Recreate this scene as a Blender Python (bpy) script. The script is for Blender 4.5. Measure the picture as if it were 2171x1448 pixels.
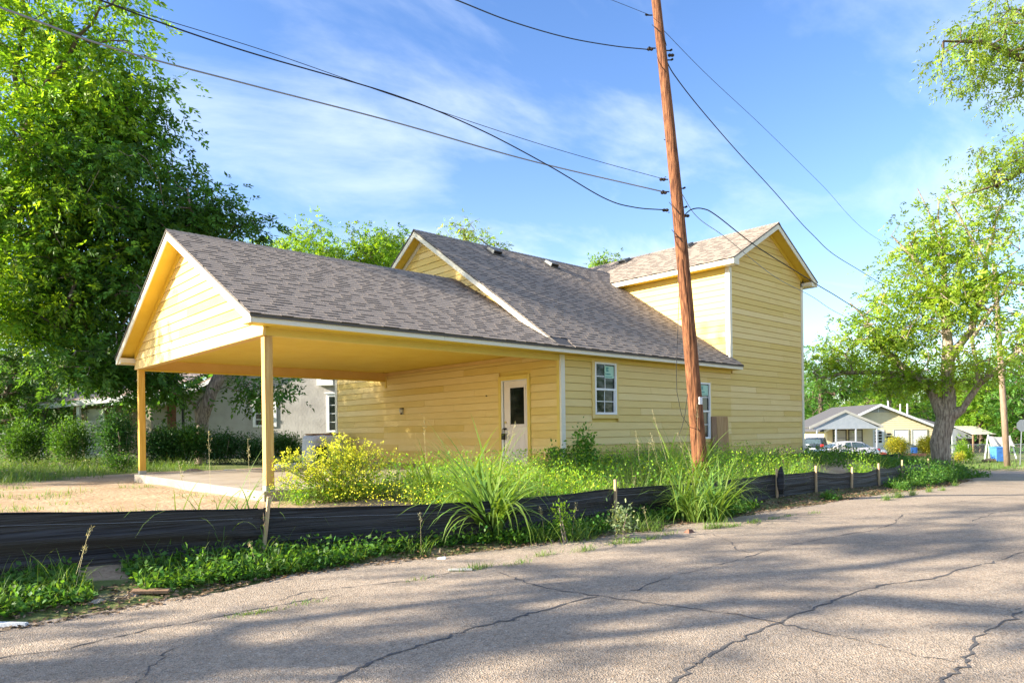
import bpy, math, random
import numpy as np
from mathutils import Matrix, Vector
rad = math.radians
for o in list(bpy.data.objects): bpy.data.objects.remove(o)
SC = bpy.context.scene
COL = SC.collection
RNG = random.Random(7)
NP = np.random.default_rng(7)

# ------------------------------------------------------------------ camera
CAM = np.array([-11.6275, -11.0589, 0.8992])
YAW, PITCH, ROLL, FPX, PY = rad(42.359), rad(-0.021), rad(-0.772), 1471.12, 191.41
W2, H2 = 2171.0, 1448.0
FW = np.array([math.sin(YAW)*math.cos(PITCH), math.cos(YAW)*math.cos(PITCH), math.sin(PITCH)])
RT0 = np.array([math.cos(YAW), -math.sin(YAW), 0.0])
UP0 = np.cross(RT0, FW)
RT = math.cos(ROLL)*RT0 + math.sin(ROLL)*UP0
UP = -math.sin(ROLL)*RT0 + math.cos(ROLL)*UP0
cd = bpy.data.cameras.new('camera'); cam = bpy.data.objects.new('camera', cd); COL.objects.link(cam)
m = Matrix(((RT[0], UP[0], -FW[0], CAM[0]), (RT[1], UP[1], -FW[1], CAM[1]), (RT[2], UP[2], -FW[2], CAM[2]), (0, 0, 0, 1)))
cam.matrix_world = m
cd.sensor_width = 36.0; cd.sensor_fit = 'HORIZONTAL'; cd.lens = FPX/W2*36.0; cd.shift_y = PY/W2
cd.clip_start = 0.05; cd.clip_end = 2000
SC.camera = cam

# ------------------------------------------------------------------ sky, sun, exposure
SUN_EL = rad(23.5)
SUN_TRAVEL = np.array([0.887, -0.462])          # the way the light travels over the ground
world = bpy.data.worlds.new('World'); SC.world = world; world.use_nodes = True
nt = world.node_tree; nt.nodes.clear()
def N(t, **k):
    n = nt.nodes.new(t)
    for a, b in k.items(): setattr(n, a, b)
    return n
out = N('ShaderNodeOutputWorld'); bg = N('ShaderNodeBackground')
sky = N('ShaderNodeTexSky', sky_type='NISHITA'); sky.sun_disc = False
sky.sun_elevation = SUN_EL
# blender: rotation 0 puts the sun at +Y, turning clockwise towards +X
sky.sun_rotation = math.atan2(-SUN_TRAVEL[0], -SUN_TRAVEL[1])
sky.air_density = 1.0; sky.dust_density = 0.6; sky.ozone_density = 2.2; sky.altitude = 100
tc = N('ShaderNodeTexCoord'); sep = N('ShaderNodeSeparateXYZ')
nt.links.new(tc.outputs['Generated'], sep.inputs[0])
def MA(op, a, b=None, clamp=False):
    n = N('ShaderNodeMath', operation=op); n.use_clamp = clamp
    for i, v in enumerate((a, b)):
        if v is None: continue
        if isinstance(v, (int, float)): n.inputs[i].default_value = v
        else: nt.links.new(v, n.inputs[i])
    return n.outputs[0]
den = MA('ADD', MA('MAXIMUM', sep.outputs[2], 0.0), 0.16)
cx = MA('DIVIDE', sep.outputs[0], den); cy = MA('DIVIDE', sep.outputs[1], den)
comb = N('ShaderNodeCombineXYZ'); nt.links.new(cx, comb.inputs[0]); nt.links.new(cy, comb.inputs[1])
mp = N('ShaderNodeMapping'); mp.inputs['Location'].default_value = (2.2, -0.3, 0); mp.inputs['Rotation'].default_value = (0, 0, rad(25)); mp.inputs['Scale'].default_value = (0.62, 1.05, 1)
nt.links.new(comb.outputs[0], mp.inputs[0])
no = N('ShaderNodeTexNoise'); no.inputs['Scale'].default_value = 1.7; no.inputs['Detail'].default_value = 9; no.inputs['Roughness'].default_value = 0.58; no.inputs['Distortion'].default_value = 0.35
nt.links.new(mp.outputs[0], no.inputs['Vector'])
no2 = N('ShaderNodeTexNoise'); no2.inputs['Scale'].default_value = 0.45; no2.inputs['Detail'].default_value = 2
nt.links.new(mp.outputs[0], no2.inputs['Vector'])
cov = MA('MULTIPLY', MA('ADD', no.outputs[0], MA('MULTIPLY', no2.outputs[0], 0.7)), 1.0)
mr = N('ShaderNodeMapRange'); mr.interpolation_type = 'SMOOTHSTEP'
mr.inputs['From Min'].default_value = 0.76; mr.inputs['From Max'].default_value = 1.12; mr.inputs['To Max'].default_value = 0.55
nt.links.new(cov, mr.inputs['Value'])
# thin veil towards the horizon
veil = MA('MULTIPLY', MA('POWER', MA('SUBTRACT', 1.0, MA('MAXIMUM', sep.outputs[2], 0.0), True), 5.0), 0.34)
cl = MA('MAXIMUM', mr.outputs[0], veil)
mix = N('ShaderNodeMix', data_type='RGBA'); nt.links.new(cl, mix.inputs['Factor'])
hs = N('ShaderNodeHueSaturation'); hs.inputs['Saturation'].default_value = 1.2; hs.inputs['Hue'].default_value = .510; hs.inputs['Value'].default_value = 1.22
nt.links.new(sky.outputs[0], hs.inputs['Color'])
nt.links.new(hs.outputs[0], mix.inputs['A']); mix.inputs['B'].default_value = (5.2, 5.6, 6.1, 1)
nt.links.new(mix.outputs['Result'], bg.inputs['Color']); bg.inputs['Strength'].default_value = 0.085
nt.links.new(bg.outputs[0], out.inputs[0])
sl = bpy.data.lights.new('sun', 'SUN'); sl.energy = 5.0; sl.angle = rad(0.6); sl.color = (1.0, 0.90, 0.74)
so = bpy.data.objects.new('sun', sl); COL.objects.link(so)
sd = Vector((SUN_TRAVEL[0]*math.cos(SUN_EL), SUN_TRAVEL[1]*math.cos(SUN_EL), -math.sin(SUN_EL)))
so.rotation_euler = sd.to_track_quat('-Z', 'Y').to_euler(); so.location = (-30, 20, 30)
SC.view_settings.view_transform = 'Standard'; SC.view_settings.look = 'None'
SC.view_settings.exposure = 1.72; SC.view_settings.gamma = 1.0; SC.view_settings.use_curve_mapping = False
SC.render.engine = 'CYCLES'
SC.cycles.max_bounces = 8; SC.cycles.diffuse_bounces = 5; SC.cycles.transmission_bounces = 4; SC.cycles.transparent_max_bounces = 8

# ------------------------------------------------------------------ picture rays and the lie of the land
def ray(x, y): return FW + RT*(x - W2/2)/FPX + UP*(H2/2 + PY - y)/FPX
def P(x, y, t): return CAM + t*ray(x, y)
def base(u): return -0.6 - 0.035*np.clip(np.asarray(u, float) - 5, 0, 30)
EU = np.array([-60, -12, -10, -8.4, -6.5, -4.4, -1, 3, 5.5, 9, 12, 16, 19.5, 26, 60.])
EV = np.array([-4.3, -4.25, -4.3, -3.95, -4.2, -4.6, -4.8, -5.05, -5.15, -5.0, -4.6, -4.0, -3.2, -0.7, -0.7])
def edge(u): return np.interp(u, EU, EV)
def sstep(a, b, x):
    t = np.clip((np.asarray(x, float) - a)/(b - a), 0, 1); return t*t*(3 - 2*t)
def wob(u, v, s=1.0, k=0):
    return (np.sin(u*1.31*s + 2.1*k + 1.7*np.sin(v*.9*s)) + np.sin(v*1.73*s + 1.3*k + 1.1*np.sin(u*.7*s)) + np.sin((u + v)*2.9*s + k) * .5)/2.5
def depth(u, v): return (np.asarray(u) - CAM[0])*FW[0] + (np.asarray(v) - CAM[1])*FW[1]
def ground(u, v):
    u = np.asarray(u, float); v = np.asarray(v, float)
    b = base(u)
    lot = -0.25 + .10*np.exp(-((u - 11.3)**2 + (v + 1.6)**2)/4.0) + .04*wob(u, v, .8)
    k = sstep(12.25, 15.5, u)
    lot = lot*(1 - k) + (b + .22 + .05*wob(u, v, .9, 3))*k
    lot = lot + sstep(14, 40, v)*0.05
    s = sstep(0, 3.4, v - edge(u))
    z = b - .05 + s*(lot - b + .05) + .07*sstep(0, .25, v - edge(u))
    f = sstep(31.5, 33, depth(u, v)); z = z*(1 - f) + (b - .05)*f
    f2 = sstep(37.2, 38.2, depth(u, v)); z = z + f2*.13
    bl = sstep(-2, -14, u)*0 + 1
    # the left and back gardens stay level with the lot
    back = sstep(11, 14, v)*(1 - sstep(14, 30, u)); z = z*(1 - back) + np.maximum(z, -.22)*back
    return z
def onground(x, y, off=0.0):
    d = ray(x, y); t = 4.0
    for i in range(4000):
        p = CAM + t*d
        if p[2] <= ground(p[0], p[1]) + off: break
        t += 0.02 + t*0.0008
    return CAM + t*d
def onroad(x, y, off=0.004):
    d = ray(x, y); z = -.6
    for i in range(50):
        t = (z + off - CAM[2])/d[2]; p = CAM + t*d; z = .5*z + .5*float(base(p[0]))
    return p
def onplane(x, y, ax, val):
    d = ray(x, y); return CAM + d*(val - CAM[ax])/d[ax]

# ------------------------------------------------------------------ materials
MATS = {}
def mat(name, col=(.5, .5, .5), rough=.7, col2=None, scale=6.0, bump=0.0, bscale=40.0, metal=0.0, spec=0.3, stretch=(1, 1, 1), objrand=0.0, attr=False, trans=0.0, detail=5, lo=.35, hi=.65, tcol=None):
    M = bpy.data.materials.new(name); M.use_nodes = True; MATS[name] = M
    t = M.node_tree; b = t.nodes['Principled BSDF']; L = t.links
    b.inputs['Roughness'].default_value = rough; b.inputs['Metallic'].default_value = metal; b.inputs['Specular IOR Level'].default_value = spec
    cur = None
    def nd(ty, **k):
        n = t.nodes.new(ty)
        for a, c in k.items(): setattr(n, a, c)
        return n
    co = nd('ShaderNodeTexCoord'); mp = nd('ShaderNodeMapping'); mp.inputs['Scale'].default_value = stretch
    L.new(co.outputs['Object'], mp.inputs[0])
    if col2 is not None:
        n = nd('ShaderNodeTexNoise'); n.inputs['Scale'].default_value = scale; n.inputs['Detail'].default_value = detail; n.inputs['Roughness'].default_value = .6
        L.new(mp.outputs[0], n.inputs['Vector'])
        r = nd('ShaderNodeMapRange'); r.inputs['From Min'].default_value = lo; r.inputs['From Max'].default_value = hi; L.new(n.outputs[0], r.inputs['Value'])
        x = nd('ShaderNodeMix', data_type='RGBA'); x.inputs['A'].default_value = (*col, 1); x.inputs['B'].default_value = (*col2, 1); L.new(r.outputs[0], x.inputs['Factor']); cur = x.outputs['Result']
    else:
        x = nd('ShaderNodeRGB'); x.outputs[0].default_value = (*col, 1); cur = x.outputs[0]
    if attr:
        a = nd('ShaderNodeAttribute'); a.attribute_name = 'tone'
        x = nd('ShaderNodeMix', data_type='RGBA', blend_type='MULTIPLY'); x.inputs['Factor'].default_value = 1; L.new(cur, x.inputs['A']); L.new(a.outputs['Color'], x.inputs['B']); cur = x.outputs['Result']
    if objrand:
        oi = nd('ShaderNodeObjectInfo'); r = nd('ShaderNodeMapRange'); r.inputs['To Min'].default_value = 1 - objrand; r.inputs['To Max'].default_value = 1 + objrand*.6; L.new(oi.outputs['Random'], r.inputs['Value'])
        h = nd('ShaderNodeHueSaturation'); L.new(cur, h.inputs['Color']); L.new(r.outputs[0], h.inputs['Value'])
        r2 = nd('ShaderNodeMath', operation='MULTIPLY_ADD'); L.new(oi.outputs['Random'], r2.inputs[0]); r2.inputs[1].default_value = -2.2*objrand; r2.inputs[2].default_value = 1 + 1.2*objrand
        L.new(r2.outputs[0], h.inputs['Saturation']); cur = h.outputs[0]
    L.new(cur, b.inputs['Base Color'])
    if bump:
        n = nd('ShaderNodeTexNoise'); n.inputs['Scale'].default_value = bscale; n.inputs['Detail'].default_value = 4; L.new(mp.outputs[0], n.inputs['Vector'])
        bu = nd('ShaderNodeBump'); bu.inputs['Strength'].default_value = bump; bu.inputs['Distance'].default_value = .02; L.new(n.outputs[0], bu.inputs['Height']); L.new(bu.outputs[0], b.inputs['Normal'])
    if trans:
        tr = nd('ShaderNodeBsdfTranslucent'); ms = nd('ShaderNodeMixShader'); ms.inputs[0].default_value = trans
        if tcol:
            x = nd('ShaderNodeMix', data_type='RGBA', blend_type='MULTIPLY'); x.inputs['Factor'].default_value = 1; L.new(cur, x.inputs['A']); x.inputs['B'].default_value = (*tcol, 1); L.new(x.outputs['Result'], tr.inputs[0])
        else: L.new(cur, tr.inputs[0])
        L.new(b.outputs[0], ms.inputs[1]); L.new(tr.outputs[0], ms.inputs[2])
        L.new(ms.outputs[0], t.nodes['Material Output'].inputs['Surface'])
    return M
YEL = (.775, .585, .225)
mat('siding', YEL, .62, (.745, .55, .20), 1.5, .12, 90, objrand=.085, stretch=(1, 1, 5))
mat('yellow_trim', (.74, .565, .14), .6, (.71, .53, .12), 3)
mat('cream_trim', (.79, .74, .60), .55, (.76, .71, .56), 3, .05, 60)
mat('soffit', (.75, .55, .075), .6, (.71, .50, .055), 2)
mat('tan_beam', (.68, .45, .15), .65, (.64, .41, .12), 2.5)
mat('pine', (.66, .44, .17), .6, (.50, .29, .085), 5, .1, 50, stretch=(5, 5, .32), detail=8)
mat('pine_yellow', (.80, .50, .10), .6, (.66, .37, .05), 5, .1, 50, stretch=(5, 5, .32), detail=8)
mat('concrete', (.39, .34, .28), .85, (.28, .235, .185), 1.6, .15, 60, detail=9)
mat('shingle', (.80, .80, .80), .95, (.68, .68, .68), 70, .3, 300, attr=True, spec=.1)
mat('roof_edge', (.10, .09, .08), .7)
mat('white_vinyl', (.80, .80, .80), .35, spec=.5)
mat('door_paint', (.78, .70, .64), .45, (.75, .67, .60), 3)
mat('black_metal', (.02, .02, .02), .4, metal=.6)
mat('bronze', (.045, .035, .03), .4, metal=.5)
mat('brass', (.45, .36, .16), .35, metal=1)
mat('dull_steel', (.16, .17, .17), .6, metal=.5)
mat('steel', (.42, .44, .45), .42, metal=.8)
mat('lamp_glass', (.65, .66, .64), .2)
mat('sticker', (.42, .66, .52), .6)
mat('sticker_ink', (.01, .22, .22), .6)
mat('plywood', (.50, .32, .155), .75, (.36, .205, .085), 4, .1, 60, stretch=(6, 6, .5), detail=8)
mat('weathered_wood', (.36, .22, .13), .8, (.24, .14, .08), 6, .15, 60, stretch=(6, 6, .4))
mat('stake_wood', (.62, .46, .28), .75, (.46, .31, .17), 9, .2, 80, stretch=(4, 4, .4))
mat('pole_wood', (.315, .135, .06), .9, (.085, .032, .016), 9, 1.0, 14, stretch=(6, 6, .34), detail=11, lo=.40, hi=.60)
mat('pole_wood_grey', (.34, .25, .18), .9, (.22, .15, .10), 8, .7, 16, stretch=(3, 3, .3), detail=9)
mat('wire', (.02, .02, .022), .6)
mat('wire_bare', (.30, .31, .33), .5, metal=.5)
mat('tarp', (.62, .64, .66), .5, (.46, .47, .48), 3, .2, 30)
mat('blue_plastic', (.07, .22, .60), .45)
mat('grey_stucco', (.43, .415, .40), .95, (.33, .315, .30), 1.1, .6, 9, detail=9)
mat('tan_wall', (.42, .36, .28), .9, (.34, .28, .2), 2)
mat('white_paint', (.78, .79, .80), .6, (.72, .73, .74), 4)
mat('grey_paint', (.33, .37, .42), .7, (.40, .43, .47), 3)
mat('neighbour_yellow', (.78, .68, .45), .7, (.74, .63, .40), 4)
mat('rust_roof', (.30, .185, .13), .8, (.40, .35, .33), 3)
mat('dark_roof', (.075, .075, .082), .9, (.11, .108, .11), 30, .2, 60)
mat('metal_roof', (.62, .60, .58), .45, (.52, .5, .47), 2, metal=.3)
mat('curtain', (.47, .46, .42), .8, (.41, .40, .36), 3)
mat('dark_void', (.012, .012, .012), .9)
mat('brown_brick', (.27, .14, .09), .9, (.15, .07, .05), 12)
mat('car_silver', (.66, .62, .60), .22, metal=.35, spec=.6)
mat('car_dark', (.055, .07, .085), .22, metal=.4, spec=.6)
mat('car_glass', (.06, .09, .10), .05, spec=.9)
mat('red_lens', (.55, .02, .03), .25, spec=.6)
mat('rubber', (.02, .02, .02), .8)
mat('clear_plastic', (.60, .68, .74), .2, spec=.6)
mat('toy_red', (.65, .12, .09), .5)
mat('orange_plastic', (.75, .30, .06), .5)
mat('bark', (.44, .36, .28), .95, (.19, .145, .11), 7, 1.0, 11, stretch=(2.6, 2.6, .5), detail=9, lo=.4, hi=.6)
mat('bark_dark', (.19, .14, .105), .95, (.10, .072, .055), 5, .8, 14, stretch=(2, 2, .6), detail=8)
mat('twig', (.30, .24, .19), .9)
# leaves: one green per kind, varied leaf by leaf by the 'tone' attribute
def leafmat(n, c, t=.42, tc=(1.9, 1.65, .7), r=.5): return mat(n, c, r, attr=True, trans=t, tcol=tc, spec=.35)
leafmat('leaf_bright', (.19, .325, .03), .48, (1.9, 1.75, .6))
leafmat('leaf_mid', (.085, .20, .030))
leafmat('leaf_deep', (.045, .13, .030), .35)
leafmat('leaf_yellow', (.265, .385, .045), .48, (1.6, 1.5, .6))
leafmat('leaf_gold', (.42, .40, .03), .35, (1.2, 1.2, .5))
leafmat('leaf_dusty', (.20, .26, .13), .35)
leafmat('grass_green', (.14, .235, .045), .40, (1.6, 1.5, .6))
leafmat('grass_dry', (.40, .36, .20), .35, (1.2, 1.2, .8))
leafmat('petal', (.80, .80, .06), .35, (1.1, 1.1, .6))
leafmat('leaf_litter', (.22, .15, .09), .1, (1, 1, 1), .9)

def splash(M):
    # soil splashed on the lowest boards, in ragged patches
    t = M.node_tree; L = t.links; b = t.nodes['Principled BSDF']; src = b.inputs['Base Color'].links[0].from_socket
    g_ = t.nodes.new('ShaderNodeNewGeometry'); sp = t.nodes.new('ShaderNodeSeparateXYZ'); L.new(g_.outputs['Position'], sp.inputs[0])
    n = t.nodes.new('ShaderNodeTexNoise'); n.inputs['Scale'].default_value = 2.6; n.inputs['Detail'].default_value = 8; L.new(g_.outputs['Position'], n.inputs['Vector'])
    r = t.nodes.new('ShaderNodeMapRange'); r.inputs['From Min'].default_value = .55; r.inputs['From Max'].default_value = .0; L.new(sp.outputs[2], r.inputs['Value'])
    m1 = t.nodes.new('ShaderNodeMath'); m1.operation = 'MULTIPLY_ADD'; L.new(n.outputs[0], m1.inputs[0]); m1.inputs[1].default_value = 1.6; m1.inputs[2].default_value = -.55
    m2 = t.nodes.new('ShaderNodeMath'); m2.operation = 'MULTIPLY'; m2.use_clamp = True; L.new(r.outputs[0], m2.inputs[0]); L.new(m1.outputs[0], m2.inputs[1])
    x = t.nodes.new('ShaderNodeMix'); x.data_type = 'RGBA'; L.new(m2.outputs[0], x.inputs['Factor']); L.new(src, x.inputs['A']); x.inputs['B'].default_value = (.42, .27, .13, 1); L.new(x.outputs['Result'], b.inputs['Base Color'])
splash(MATS['siding'])
# window glass: dark and shiny, it mirrors the trees across the street
g = mat('window_glass', (.010, .016, .012), .04, spec=.35)
mat('door_glass', (.006, .007, .007), .06, spec=.15)
mat('straw', (.52, .45, .24), .8)
def road_material():
    M = bpy.data.materials.new('chip_seal'); M.use_nodes = True; MATS['chip_seal'] = M
    t = M.node_tree; b = t.nodes['Principled BSDF']; L = t.links
    b.inputs['Roughness'].default_value = .95; b.inputs['Specular IOR Level'].default_value = .15
    co = t.nodes.new('ShaderNodeTexCoord')
    def noise(s, d=3, r=.6):
        n = t.nodes.new('ShaderNodeTexNoise'); n.inputs['Scale'].default_value = s; n.inputs['Detail'].default_value = d; n.inputs['Roughness'].default_value = r; L.new(co.outputs['Object'], n.inputs['Vector']); return n.outputs[0]
    def ramp(f, stops):
        r = t.nodes.new('ShaderNodeValToRGB'); e = r.color_ramp.elements
        while len(e) < len(stops): e.new(.5)
        for i, (p, c) in enumerate(stops): e[i].position = p; e[i].color = (*c, 1)
        L.new(f, r.inputs[0]); return r.outputs[0]
    v = t.nodes.new('ShaderNodeTexVoronoi'); v.inputs['Scale'].default_value = 85; L.new(co.outputs['Object'], v.inputs['Vector'])
    sv = t.nodes.new('ShaderNodeSeparateColor'); L.new(v.outputs['Color'], sv.inputs[0])
    stone = ramp(sv.outputs[0], [(0, (.22, .178, .14)), (.3, (.345, .278, .218)), (.55, (.405, .328, .256)), (.8, (.455, .37, .292)), (.93, (.40, .27, .175)), (1, (.54, .47, .40))])
    big = ramp(noise(.55, 6), [(.3, (.78, .785, .77)), (.5, (.97, .98, .965)), (.72, (1.06, 1.07, 1.05))])
    x = t.nodes.new('ShaderNodeMix'); x.data_type = 'RGBA'; x.blend_type = 'MULTIPLY'; x.inputs['Factor'].default_value = 1; L.new(stone, x.inputs['A']); L.new(big, x.inputs['B'])
    fine = ramp(noise(14, 5, .7), [(.33, (.80, .79, .78)), (.52, (1, 1, 1)), (.7, (1.08, 1.06, 1.04))])
    x2 = t.nodes.new('ShaderNodeMix'); x2.data_type = 'RGBA'; x2.blend_type = 'MULTIPLY'; x2.inputs['Factor'].default_value = 1; L.new(x.outputs['Result'], x2.inputs['A']); L.new(fine, x2.inputs['B'])
    L.new(x2.outputs['Result'], b.inputs['Base Color'])
    bu = t.nodes.new('ShaderNodeBump'); bu.inputs['Strength'].default_value = .55; bu.inputs['Distance'].default_value = .012
    L.new(v.outputs['Distance'], bu.inputs['Height']); L.new(bu.outputs[0], b.inputs['Normal'])
road_material()
def ground_material():
    M = bpy.data.materials.new('soil_and_turf'); M.use_nodes = True; MATS['soil_and_turf'] = M
    t = M.node_tree; b = t.nodes['Principled BSDF']; L = t.links
    b.inputs['Roughness'].default_value = 1; b.inputs['Specular IOR Level'].default_value = .1
    co = t.nodes.new('ShaderNodeTexCoord')
    def noise(s, d=5):
        n = t.nodes.new('ShaderNodeTexNoise'); n.inputs['Scale'].default_value = s; n.inputs['Detail'].default_value = d; L.new(co.outputs['Object'], n.inputs['Vector']); return n.outputs[0]
    def mixc(f, a, c):
        x = t.nodes.new('ShaderNodeMix'); x.data_type = 'RGBA'
        L.new(f, x.inputs['Factor'])
        for k, v in (('A', a), ('B', c)):
            if isinstance(v, tuple): x.inputs[k].default_value = (*v, 1)
            else: L.new(v, x.inputs[k])
        return x.outputs['Result']
    def rng(f, lo, hi):
        r = t.nodes.new('ShaderNodeMapRange'); r.inputs['From Min'].default_value = lo; r.inputs['From Max'].default_value = hi; L.new(f, r.inputs['Value']); return r.outputs[0]
    dirt = mixc(rng(noise(1.3, 7), .35, .65), (.37, .26, .165), (.48, .365, .245))
    dirt = mixc(rng(noise(18, 4), .52, .66), dirt, (.30, .205, .13))
    turf = mixc(rng(noise(3, 6), .35, .65), (.10, .135, .04), (.19, .20, .075))
    a = t.nodes.new('ShaderNodeAttribute'); a.attribute_name = 'turf'
    ad = t.nodes.new('ShaderNodeMath'); ad.operation = 'ADD'; L.new(a.outputs['Fac'], ad.inputs[0]); 
    nm = t.nodes.new('ShaderNodeMath'); nm.operation = 'MULTIPLY_ADD'; L.new(noise(2.2, 6), nm.inputs[0]); nm.inputs[1].default_value = 1.0; nm.inputs[2].default_value = -.5; L.new(nm.outputs[0], ad.inputs[1])
    L.new(mixc(rng(ad.outputs[0], .42, .58), dirt, turf), b.inputs['Base Color'])
    bu = t.nodes.new('ShaderNodeBump'); bu.inputs['Strength'].default_value = .6; bu.inputs['Distance'].default_value = .05; L.new(noise(11, 6), bu.inputs['Height']); L.new(bu.outputs[0], b.inputs['Normal'])
ground_material()
def fabric_material():
    M = mat('silt_fabric', (.014, .014, .016), .55, spec=.35)
    t = M.node_tree; L = t.links; b = t.nodes['Principled BSDF']
    co = t.nodes.new('ShaderNodeTexCoord'); mp = t.nodes.new('ShaderNodeMapping'); mp.inputs['Scale'].default_value = (.5, .5, 26); L.new(co.outputs['Object'], mp.inputs[0])
    n = t.nodes.new('ShaderNodeTexNoise'); n.inputs['Scale'].default_value = 2.2; n.inputs['Detail'].default_value = 7; L.new(mp.outputs[0], n.inputs['Vector'])
    r = t.nodes.new('ShaderNodeValToRGB'); e = r.color_ramp.elements; e[0].position = .35; e[0].color = (.006, .006, .008, 1); e[1].position = .74; e[1].color = (.075, .078, .088, 1); L.new(n.outputs[0], r.inputs[0])  # pale streaks: sheen of the grazing sun painted into the fabric colour
    L.new(r.outputs[0], b.inputs['Base Color'])
    bu = t.nodes.new('ShaderNodeBump'); bu.inputs['Strength'].default_value = .9; bu.inputs['Distance'].default_value = .03; L.new(n.outputs[0], bu.inputs['Height']); L.new(bu.outputs[0], b.inputs['Normal'])
    tr = t.nodes.new('ShaderNodeBsdfTranslucent'); tr.inputs[0].default_value = (.018, .019, .020, 1)
    ms = t.nodes.new('ShaderNodeMixShader'); ms.inputs[0].default_value = .2; L.new(b.outputs[0], ms.inputs[1]); L.new(tr.outputs[0], ms.inputs[2]); L.new(ms.outputs[0], t.nodes['Material Output'].inputs['Surface'])
fabric_material()

# ------------------------------------------------------------------ building blocks
def thing(name, label, cat, loc=(0, 0, 0), rotz=0.0, group=None):
    o = bpy.data.objects.new(name, None); COL.objects.link(o); o.empty_display_size = .2
    o.location = tuple(float(a) for a in loc); o.rotation_euler = (0, 0, rotz); o['label'] = label; o['category'] = cat
    if group: o['group'] = group
    return o
def tag(o, label, cat, group=None):
    o['label'] = label; o['category'] = cat
    if group: o['group'] = group
    return o
def link(name, me, parent=None):
    o = bpy.data.objects.new(name, me); COL.objects.link(o)
    if parent is not None: o.parent = parent
    return o
def meshnp(name, V, F, mat_, parent=None, tone=None, smooth=False):
    V = np.asarray(V, np.float32); F = np.asarray(F, np.int32); k = F.shape[1]
    me = bpy.data.meshes.new(name)
    me.vertices.add(len(V)); me.vertices.foreach_set('co', V.ravel())
    me.loops.add(F.size); me.loops.foreach_set('vertex_index', F.ravel())
    me.polygons.add(len(F)); me.polygons.foreach_set('loop_start', np.arange(0, F.size, k, dtype=np.int32))
    try: me.polygons.foreach_set('loop_total', np.full(len(F), k, np.int32))
    except Exception: pass
    if smooth: me.polygons.foreach_set('use_smooth', np.ones(len(F), bool))
    me.update(calc_edges=True)
    if tone is not None:
        tone = np.asarray(tone, np.float32)
        if tone.ndim == 1: tone = np.repeat(tone[:, None], 3, 1)
        a = me.color_attributes.new('tone', 'FLOAT_COLOR', 'POINT')
        a.data.foreach_set('color', np.concatenate([tone, np.ones((len(tone), 1), np.float32)], 1).ravel())
    me.materials.append(MATS[mat_])
    return link(name, me, parent)
class MB:
    def __init__(s): s.v = []; s.f = []; s.c = []
    def add(s, v, f, c=None):
        b = len(s.v); s.v += [tuple(float(q) for q in p) for p in v]; s.f += [tuple(b + i for i in q) for q in f]
        s.c += [c if c is not None else (1, 1, 1)]*len(v); return s
    def box(s, x0, x1, y0, y1, z0, z1, c=None):
        v = [(x, y, z) for z in (z0, z1) for y in (y0, y1) for x in (x0, x1)]
        return s.add(v, [(0, 2, 3, 1), (4, 5, 7, 6), (0, 1, 5, 4), (2, 6, 7, 3), (0, 4, 6, 2), (1, 3, 7, 5)], c)
    def hexa(s, b, t, c=None):          # bottom 4 points, top 4 points, same order round
        return s.add(list(b) + list(t), [(3, 2, 1, 0), (4, 5, 6, 7), (0, 1, 5, 4), (1, 2, 6, 5), (2, 3, 7, 6), (3, 0, 4, 7)], c)
    def quad(s, a, b, c_, d, c=None): return s.add([a, b, c_, d], [(0, 1, 2, 3)], c)
    def tube(s, pts, r, n=6, c=None, caps=True):
        pts = [np.array(p, float) for p in pts]; rs = r if hasattr(r, '__len__') else [r]*len(pts)
        rings = []; ref = None
        for i, p in enumerate(pts):
            d = pts[min(i + 1, len(pts) - 1)] - pts[max(i - 1, 0)]; d = d/(np.linalg.norm(d) + 1e-9)
            if ref is None: ref = np.array([0, 0, 1.]) if abs(d[2]) < .9 else np.array([1., 0, 0])
            a = np.cross(d, ref); a /= np.linalg.norm(a) + 1e-9; b = np.cross(a, d); ref = b
            rings.append([p + rs[i]*(math.cos(2*math.pi*j/n)*a + math.sin(2*math.pi*j/n)*b) for j in range(n)])
        v = [q for R in rings for q in R]; f = []
        for i in range(len(pts) - 1):
            for j in range(n): f.append((i*n + j, i*n + (j + 1) % n, (i + 1)*n + (j + 1) % n, (i + 1)*n + j))
        if caps: f.append(tuple(range(n))[::-1]); f.append(tuple((len(pts) - 1)*n + j for j in range(n)))
        return s.add(v, f, c)
    def lathe(s, prof, n=14, cx=0, cy=0, c=None):
        v = [(cx + r*math.cos(2*math.pi*j/n), cy + r*math.sin(2*math.pi*j/n), z) for r, z in prof for j in range(n)]
        f = [(i*n + j, i*n + (j + 1) % n, (i + 1)*n + (j + 1) % n, (i + 1)*n + j) for i in range(len(prof) - 1) for j in range(n)]
        f.append(tuple(range(n))[::-1]); f.append(tuple((len(prof) - 1)*n + j for j in range(n)))
        return s.add(v, f, c)
    def loft(s, secs, closed=True, c=None, caps=True):
        n = len(secs[0]); v = [q for S in secs for q in S]; f = []
        for i in range(len(secs) - 1):
            for j in range(n if closed else n - 1): f.append((i*n + j, i*n + (j + 1) % n, (i + 1)*n + (j + 1) % n, (i + 1)*n + j))
        if caps and closed: f.append(tuple(range(n))[::-1]); f.append(tuple((len(secs) - 1)*n + j for j in range(n)))
        return s.add(v, f, c)
    def build(s, name, mat_, parent=None, smooth=False, tone=False, bevel=0):
        me = bpy.data.meshes.new(name); me.from_pydata(s.v, [], s.f); me.update()
        if smooth: me.polygons.foreach_set('use_smooth', [True]*len(me.polygons))
        if tone:
            a = me.color_attributes.new('tone', 'FLOAT_COLOR', 'POINT'); a.data.foreach_set('color', np.array([(*c, 1) for c in s.c], np.float32).ravel())
        me.materials.append(MATS[mat_])
        o = link(name, me, parent)
        if bevel:
            b = o.modifiers.new('bevel', 'BEVEL'); b.width = bevel; b.segments = 2; b.limit_method = 'ANGLE'
        return o

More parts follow.
